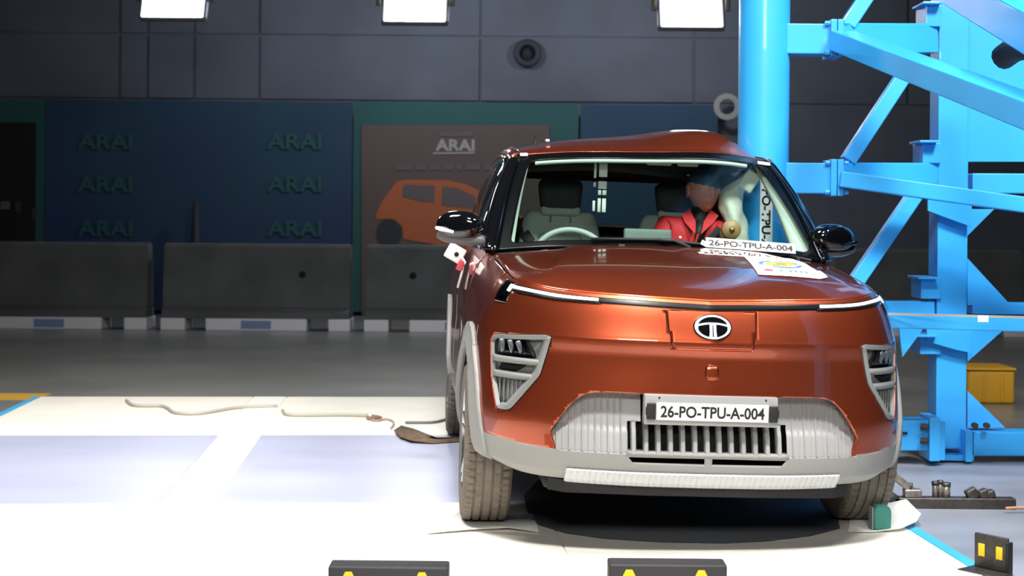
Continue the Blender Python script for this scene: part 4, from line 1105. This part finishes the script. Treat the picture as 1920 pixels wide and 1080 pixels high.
# ------------------------------------------------------------------ the blue pole rig
rig = thing('pole_impact_rig', 'bright blue steel pole and braced frame pressed into the side of the car', 'test rig', (2.30, 7.95, FZ))
def rp(name, bm, m=BLUE, smooth=False, parent=None):
    if parent is None:
        for v in bm.verts: v.co -= Vector(rig.location)
    o = obj(name, bm, m, parent or rig, smooth); return o
POLX, POLY = 1.257, 7.57
bm = tube([(POLX, POLY, .04), (POLX, POLY, 3.4)], PR_, 64); pl = rp('pole', bm, BLUE, True); soft(pl, 40)
def bar_(name, pa, Ya, pb, Yb, dep, ht, up=(0, 0, 1)): return rp(name, beam(at(*pa, Ya), at(*pb, Yb), dep, ht, up))
def bolt(p, nrm=(1, 0, 0)):
    d = Vector(nrm); rp('bolt', tube([Vector(p), Vector(p)+d*.018], .011, 6), BLUE)
def hexrow(x, y, z, n, dz, nrm): 
    for k in range(n): bolt((x, y, z+dz*k), nrm)
def flange(pxx, pc, Y, h, t=.030, wd=.21):
    for k in (-.5, .5):
        p = at(pxx, pc, Y); rp('flange', box((p.x+k*t*1.12, p.y, p.z), (t, wd, h), None, .004))
    p = at(pxx, pc, Y)
    for sz in (-1, 1): 
        for sx in (-1, 1): rp('bolt', tube([(p.x+sx*.036, p.y-.085, p.z+sz*h*.40), (p.x+sx*.058, p.y-.085, p.z+sz*h*.40)], .012, 6))
def arm(pc, h, pxe=1552):
    a = at(1440, pc, POLY); b = at(pxe, pc, POLY)
    rp('arm', beam((POLX+.10, POLY, a.z), (b.x, POLY, a.z), .15, h))
arm(334, .152); arm(75, .150); arm(590, .118, 1640)
flange(1562, 334, POLY, .182); flange(1562, 75, POLY, .182)
# column and its plates
CXL, CXR, CYF, CYB = 2.213, 2.372, 7.85, 8.02
rp('column', box(((CXL+CXR)/2, (CYF+CYB)/2, 1.55), (CXR-CXL, CYB-CYF, 3.0), None, .010))
rp('foot_plate', box(((CXL+CXR)/2, 7.93, FZ+.03), (.22, .24, .03), None, .004))
# horizontals in the plane of the column
bar_('beam', (1572, 326), 7.68, (1748, 326), 7.90, .10, .112)
bar_('beam', (1572, 73), 7.68, (1748, 73), 7.90, .10, .152)
bar_('beam', (1600, 577), 7.90, (1748, 577), 7.90, .10, .075)
bar_('beam', (1818, 344), 7.95, (2050, 345), 7.95, .10, .104)
bar_('beam', (1818, 577), 7.95, (2050, 579), 7.95, .10, .060)
bar_('beam', (1818, 829), 7.92, (2050, 829), 7.92, .14, .125)
bar_('base_beam', (1560, 813), 7.78, (1736, 813), 7.78, .14, .155)
p = at(1745, 820, 7.76); rp('base_flange', box((p.x, 7.78, p.z), (.055, .20, .222), None, .004))
rp('base_flange', box((p.x+.035, 7.72, p.z-.01), (.05, .03, .20), None, .004))
rp('slot_cover', beam(at(1660, 812, 7.70), at(1702, 812, 7.70), .006, .010), VOID)
for q in ((1727, 800), (1727, 826)): 
    v = at(*q, 7.69); rp('bolt', tube([v, v+Vector((.03, -.02, 0))], .018, 6), STEEL)
p = at(1813, 835, 7.80); rp('stiffener', box((p.x, 7.88, p.z), (.035, .24, .16), None, .003))
# braces running forward past the column
bar_('brace', (1574, 336), 7.46, (2120, 412), 7.46, .09, .077)
bar_('brace', (1580, 76), 7.46, (2050, 255), 4.80, .13, .098)
bar_('brace', (1770, -40), 7.0, (2085, 135), 4.80, .14, .150)
bar_('near_beam', (1560, 598), 7.40, (2150, 613), 7.30, .12, .070)
rp('rust_line', beam(at(1640, 588, 7.33), at(1990, 597, 6.98), .012, .004), mat('rusty_edge', '#b99a76', .7))
p = at(1844, 598, 7.06); rp('paint_chip', box((p.x, p.y+.006, p.z), (.05, .006, .030), None, .002), WHITEP)
rp('column', box((3.12, 7.72, 1.55), (.16, .80, 3.0), None, .010))
rp('front_post', box((1.95, 4.78, .86), (.13, .14, 1.72), None, .008)); rp('foot_plate', box((1.97, 4.78, FZ+.02), (.14, .24, .03), None, .004))
# diagonals between the levels
for a, b in (((1589, 302), (1702, 130)), ((1562, 590), (1716, 364)), ((1588, 48), (1660, -60))):
    rp('diagonal', beam(at(*a, 7.68), at(*b, 7.72), .075, .072, (0, -1, 0)))
def gusset(pts, Y, th=.018):
    q = px2(pts, Y); rp('gusset_plate', prism(q, th, lambda u, v, w_: (u, Y+w_, v)))
gusset([(1812, -40), (1950, -40), (1950, 303), (1812, 303)], 7.96)
gusset([(1814, 392), (1864, 392), (1814, 442)], 7.90)
gusset([(1814, 484), (1895, 572), (1814, 572)], 7.90)
gusset([(1814, 612), (1880, 620), (1814, 678)], 7.86)
gusset([(1814, 733), (1885, 802), (1814, 802)], 7.90)
gusset([(1686, 612), (1730, 618), (1692, 670)], 7.62)
gusset([(1738, 612), (1822, 612), (1822, 662), (1790, 655), (1738, 640)], 7.80, .02)
gusset([(1740, 370), (1822, 385), (1822, 425), (1785, 412), (1740, 395)], 7.80, .02)
for y0, y1, x0_ in ((268, 306, 1729), (522, 560, 1726), (630, 664, 1724), (10, 50, 1735)):
    a, b = at(x0_, y1, 7.84), at(1764, y0, 7.84); rp('bracket', box(((a.x+b.x)/2, 7.93, (a.z+b.z)/2), (b.x-a.x, .20, b.z-a.z), None, .005))
    rp('bracket_lip', box((a.x+.02, 7.88, b.z+.004), (.10, .22, .012), None, .003))
for q in ((1826, 797), (1848, 797)):
    v = at(*q, 7.84); rp('bolt', tube([v, v+Vector((0, -.03, 0))], .016, 8), STEEL)
# vertical number strip on the pole
t = thing('pole_number_strip', 'white strip with turned lettering stuck upright on the blue pole behind the windscreen', 'label strip', (POLX, POLY-PR_-.003, 1.225))
obj('card', grid(np.array([[((PR_+.0025)*math.sin(a), PR_+.003-(PR_+.0025)*math.cos(a), z) for z in (-.29, .29)] for a in np.linspace(-.27, .21, 9)])), WHITEP, t)
tbm = fit(text_bm('26-PO-TPU-A-004', .1, .0030), .50, .044, Matrix.Rotation(R(-90), 4, 'Z'))
for v in tbm.verts:
    a = v.co.x/PR_-.03; v.co = Vector(((PR_+.0034)*math.sin(a), PR_+.003-(PR_+.0034)*math.cos(a), v.co.y))
obj('lettering', tbm, INK, t, False)
# hose hanging at the upper right
hb_ = [at(1880, 108, 6.6), at(1905, 92, 6.5), at(1940, 88, 6.4), at(1990, 95, 6.4)]
tag(obj('cable_bundle', tube(chain(hb_, 14), .055, 12), mat('dark_hose', '#23303c', .6)), 'thick dark hose bundle hung on the blue rig at upper right', 'hose')

# ------------------------------------------------------------------ loose things on the floor
def fl(px, py, z=0.0): 
    dx, dy = px-960, py-HOR; c, s = math.cos(ROLL), math.sin(ROLL); Y = (CAM_Z-z)*FPX/(-s*dx+c*dy)
    return Vector(((c*dx+s*dy)/FPX*Y, Y, z))
# green chock
p = fl(1650, 994)
ch = thing('wheel_chock', 'small rounded green block standing in front of the right hand tyre', 'chock', (p.x, p.y-.012, .0075), YAW)
bm = prism([(-.034, 0), (.034, 0), (.036, .07), (.030, .088), (.016, .097), (-.016, .097), (-.030, .088), (-.036, .07)], .05, lambda u, v, w_: (u, w_-.025, v))
bmesh.ops.bevel(bm, geom=bm.edges[:], offset=.004, segments=2, affect='EDGES'); obj('block', bm, GREEN, ch, False)
obj('side_plate', box((-.040, .0, .045), (.006, .048, .088), None, .002), mat('chock_side', '#8b918c', .6), ch, False)
# paper sheet under the right tyre
PAP = mat('paper_white', '#eceae2', .6)
def sheet(name, label, pts, m, z=.005, lift=None, cat='sheet'):
    P3 = [fl(*q) for q in pts]; c = sum(P3, Vector())/len(P3); bm = bmesh.new()
    V = [bm.verts.new((p.x-c.x, p.y-c.y, z+(lift[i] if lift else 0))) for i, p in enumerate(P3)]; cv = bm.verts.new((0, 0, z+.0005))
    for i in range(len(V)): bm.faces.new((V[i], V[(i+1) % len(V)], cv))
    bmesh.ops.recalc_face_normals(bm, faces=bm.faces[:])
    if sum(f.normal.z for f in bm.faces) < 0: bmesh.ops.reverse_faces(bm, faces=bm.faces[:])
    g_ = bmesh.ops.extrude_face_region(bm, geom=bm.faces[:]); bmesh.ops.translate(bm, vec=(0, 0, .0015), verts=[v for v in g_['geom'] if isinstance(v, bmesh.types.BMVert)])
    o = obj(name, bm, m, None, True); o.location = (c.x, c.y, 0); return tag(o, label, cat)
sheet('paper_sheet', 'white paper sheet with curling corner under the right hand front tyre beside the green chock', [(1672, 935), (1700, 948), (1727, 980), (1718, 990), (1690, 999), (1640, 1000), (1590, 1000), (1600, 940)], PAP, .005, [.006, .02, .03, .02, .012, 0, 0, 0])
sheet('paper_sheet', 'white paper sheet under the left hand front tyre with its edge before the tyre', [(800, 1003), (880, 998), (960, 996), (1010, 1001), (1000, 966), (860, 962)], PAP, .004, [.001, .006, .010, .002, 0, 0])
sheet('shadow_mat', 'large dark mat with the car shadow put into its rounded outline and colour lying under the car between its front wheels', [(982, 930), (990, 965), (1010, 985), (1060, 1001), (1140, 1012), (1240, 1018), (1360, 1020), (1440, 1016), (1520, 1006), (1575, 992), (1560, 930), (1450, 860), (1050, 860)], mat('mat_shadow', '#4a4d52', .8), .0035, None, 'mat')  # mat outline and dark colour carry the shadow cast under the car
sheet('sheet_shade', 'dark brown wedge painted as the shade of a lifted sheet corner on the white platform behind the left hand front wheel', [(738, 812), (752, 809), (776, 812), (800, 820), (820, 826), (868, 823), (868, 829), (810, 833), (770, 831), (750, 824)], mat('brown_shade', '#6d5a46', .9, noise=(30, .3)), .004, [.01, .03, .02, .015, .01, .005, 0, 0, .01, .01], 'painted shade')  # brown wedge stands for the shade under a lifting paper corner
def cable(label, pts, m, r_=.006):
    P3 = chain([fl(*q, .0) for q in pts], len(pts)*5); c = P3.mean(0); q = P3-c; q[:, 2] = r_+.001
    o = obj('floor_cable', tube(q, r_, 8), m); o.location = (c[0], c[1], 0); tag(o, label, 'cable')
CABM = mat('grey_cable', '#b5b0a4', .6); CABD = mat('dark_cable', '#6f6d72', .6)
cable('long pale cable curving over the far platform edge at left', [(237, 754), (253, 763), (300, 764), (314, 768), (330, 777), (375, 778), (445, 767), (520, 764)], CABM, .010)
cable('pale cable lying between the far rail covers and the debris', [(530, 773), (546, 781), (642, 781), (690, 782)], CABM, .010)
cable('dark grey cable leading under the rear tyre', [(760, 795), (797, 795), (815, 794), (832, 790), (850, 783)], CABD, .008)
cable('thin pink loop of wire beside the brown shade wedge', [(692, 787), (705, 791), (722, 788), (735, 791), (738, 797), (733, 805)], mat('pink_wire', '#b99a92', .6), .006)
DEB = mat('debris_brown', '#8f7168', .8)
db = thing('debris_piece', 'small reddish brown broken plastic piece on the white platform near the wire loop', 'debris', tuple(fl(706, 789)))
obj('shard', rbox((0, 0, .018), (.06, .035, .03), .006, Euler((.1, .2, .6)).to_matrix()), DEB, db)
obj('shard', rbox((-.04, .02, .013), (.05, .02, .02), .005, Euler((.1, .1, -.4)).to_matrix()), DEB, db)
# black bumper blocks at the lower frame edge
def bump_block(pa, pb, py, label):
    Y = 4.74; a, b = at(pa, py, Y), at(pb, py, Y); L = b.x-a.x; h = (a.z+b.z)/2
    t = thing('rubber_stop', label, 'stop block', ((a.x+b.x)/2, Y+.05, 0), 0, 'black stop blocks at the lower frame edge')
    obj('block', box((0, 0, h/2), (L, .10, h), None, .008), mat('stop_black', '#2b2b2e', .6) if 'stop_black' not in MATS else MATS['stop_black'], t)
    for k in (-.33, .28):
        cx_ = k*L
        pts = [(cx_-.020, h-.085), (cx_+.020, h-.085), (cx_+.022, h-.04), (cx_+.010, h-.016), (cx_-.010, h-.016), (cx_-.022, h-.04)]
        obj('yellow_mark', prism(pts, .003, lambda u, v, w_: (u, -.0505-w_, v)), YEL, t, False)
    return t
bump_block(615, 841, 1063, 'black block with two yellow marks at the bottom edge left of the car')
bump_block(1142, 1364, 1059, 'black block with two yellow marks at the bottom edge below the car front')
p = fl(1830, 1076, 0)
cb = thing('chevron_bracket', 'grey angled plate with two yellow patches at the lower right beside the platform', 'bracket', (p.x+.02, p.y+.05, FZ))
rotb = Euler((0, 0, R(-52))).to_matrix()
obj('plate', box((.05, 0, .085), (.135, .012, .12), rotb, .004), STEEL, cb)
obj('foot', box((.02, -.02, .012), (.16, .10, .024), rotb, .004), STEEL, cb)
obj('end_rib', box((.095, -.050, .075), (.012, .03, .11), rotb, .003), BLK, cb)
for k in (-.036, .036):
    d = rotb @ Vector((k, -.008, 0)); obj('yellow_patch', box((.05+d.x, d.y, .088), (.026, .004, .045), rotb, .0015), YEL, cb)
# clamp bar on the right floor
a, b = fl(1683, 958, FZ), fl(1890, 950, FZ)
cbar = thing('clamp_bar', 'dark steel bar with clamps lying on the floor right of the car', 'clamp rail', tuple((a+b)/2))
L = (b-a).length; obj('bar', box((0, 0, .026), (L, .06, .05), None, .006), STEEL, cbar)
obj('end_roller', lathe([(-.03, 0), (-.03, .035), (.03, .035), (.03, 0)], 'y', 20), BLK, cbar).location = (-L/2-.01, 0, .036)
CLM = mat('worn_steel', '#8d857c', .4, .7, noise=(40, .25))
obj('clamp_block', box((-L/2+.085, 0, .068), (.075, .05, .035), None, .006), CLM, cbar)
obj('clamp_lever', beam((-L/2-.005, 0, .150), (-L/2+.085, 0, .078), .035, .032), CLM, cbar)
obj('lever_cap', beam((-L/2-.015, 0, .158), (-L/2+.005, 0, .142), .04, .038), STEEL, cbar)
obj('clamp_bolt', tube([(-L/2+.075, -.01, .08), (-L/2+.075, -.01, .112)], .010, 10), STEEL, cbar)
for k, (dx, h, r_) in enumerate(((.185, .115, .013), (.207, .120, .011), (.232, .110, .019))):
    obj('clamp_post', tube([(-L/2+dx, 0, .05), (-L/2+dx, 0, h)], r_, 14), CLM, cbar)
    obj('post_nut', tube([(-L/2+dx, 0, h-.012), (-L/2+dx, 0, h+.004)], r_+.003, 6), STEEL, cbar)
for dx, r_ in ((.345, .030), (.395, .026), (.425, .022)):
    obj('clamp_knob', rbox((-L/2+dx, 0, .066), (r_*1.7, .045, r_*1.7), .010, Euler((0, dx*3, 0)).to_matrix()), STEEL, cbar)
cable('thin orange cable on the floor at the right end of the clamp bar', [(1886, 956), (1915, 955), (1990, 957)], mat('orange_cable', '#c98a6a', .6), .006)
# yellow bin behind the rig
a, b = at(1816, 752, 10.4), at(1905, 690, 10.4)
yb_ = thing('yellow_bin', 'yellow storage bin on the floor far behind the blue rig column', 'bin', ((a.x+b.x)/2, 10.6, FZ))
wd, hh = b.x-a.x, b.z-FZ
YB_ = mat('yellow_plastic', '#c8951f', .55)
obj('tub', box((0, 0, hh*.46), (wd, .36, hh*.92), None, .02), YB_, yb_)
obj('lid', box((0, 0, hh*.95), (wd+.02, .38, hh*.08), None, .01), YB_, yb_)
for k in (-.16, .22): obj('rib', box((wd*k, -.183, hh*.45), (.02, .012, hh*.8), None, .004), YB_, yb_)
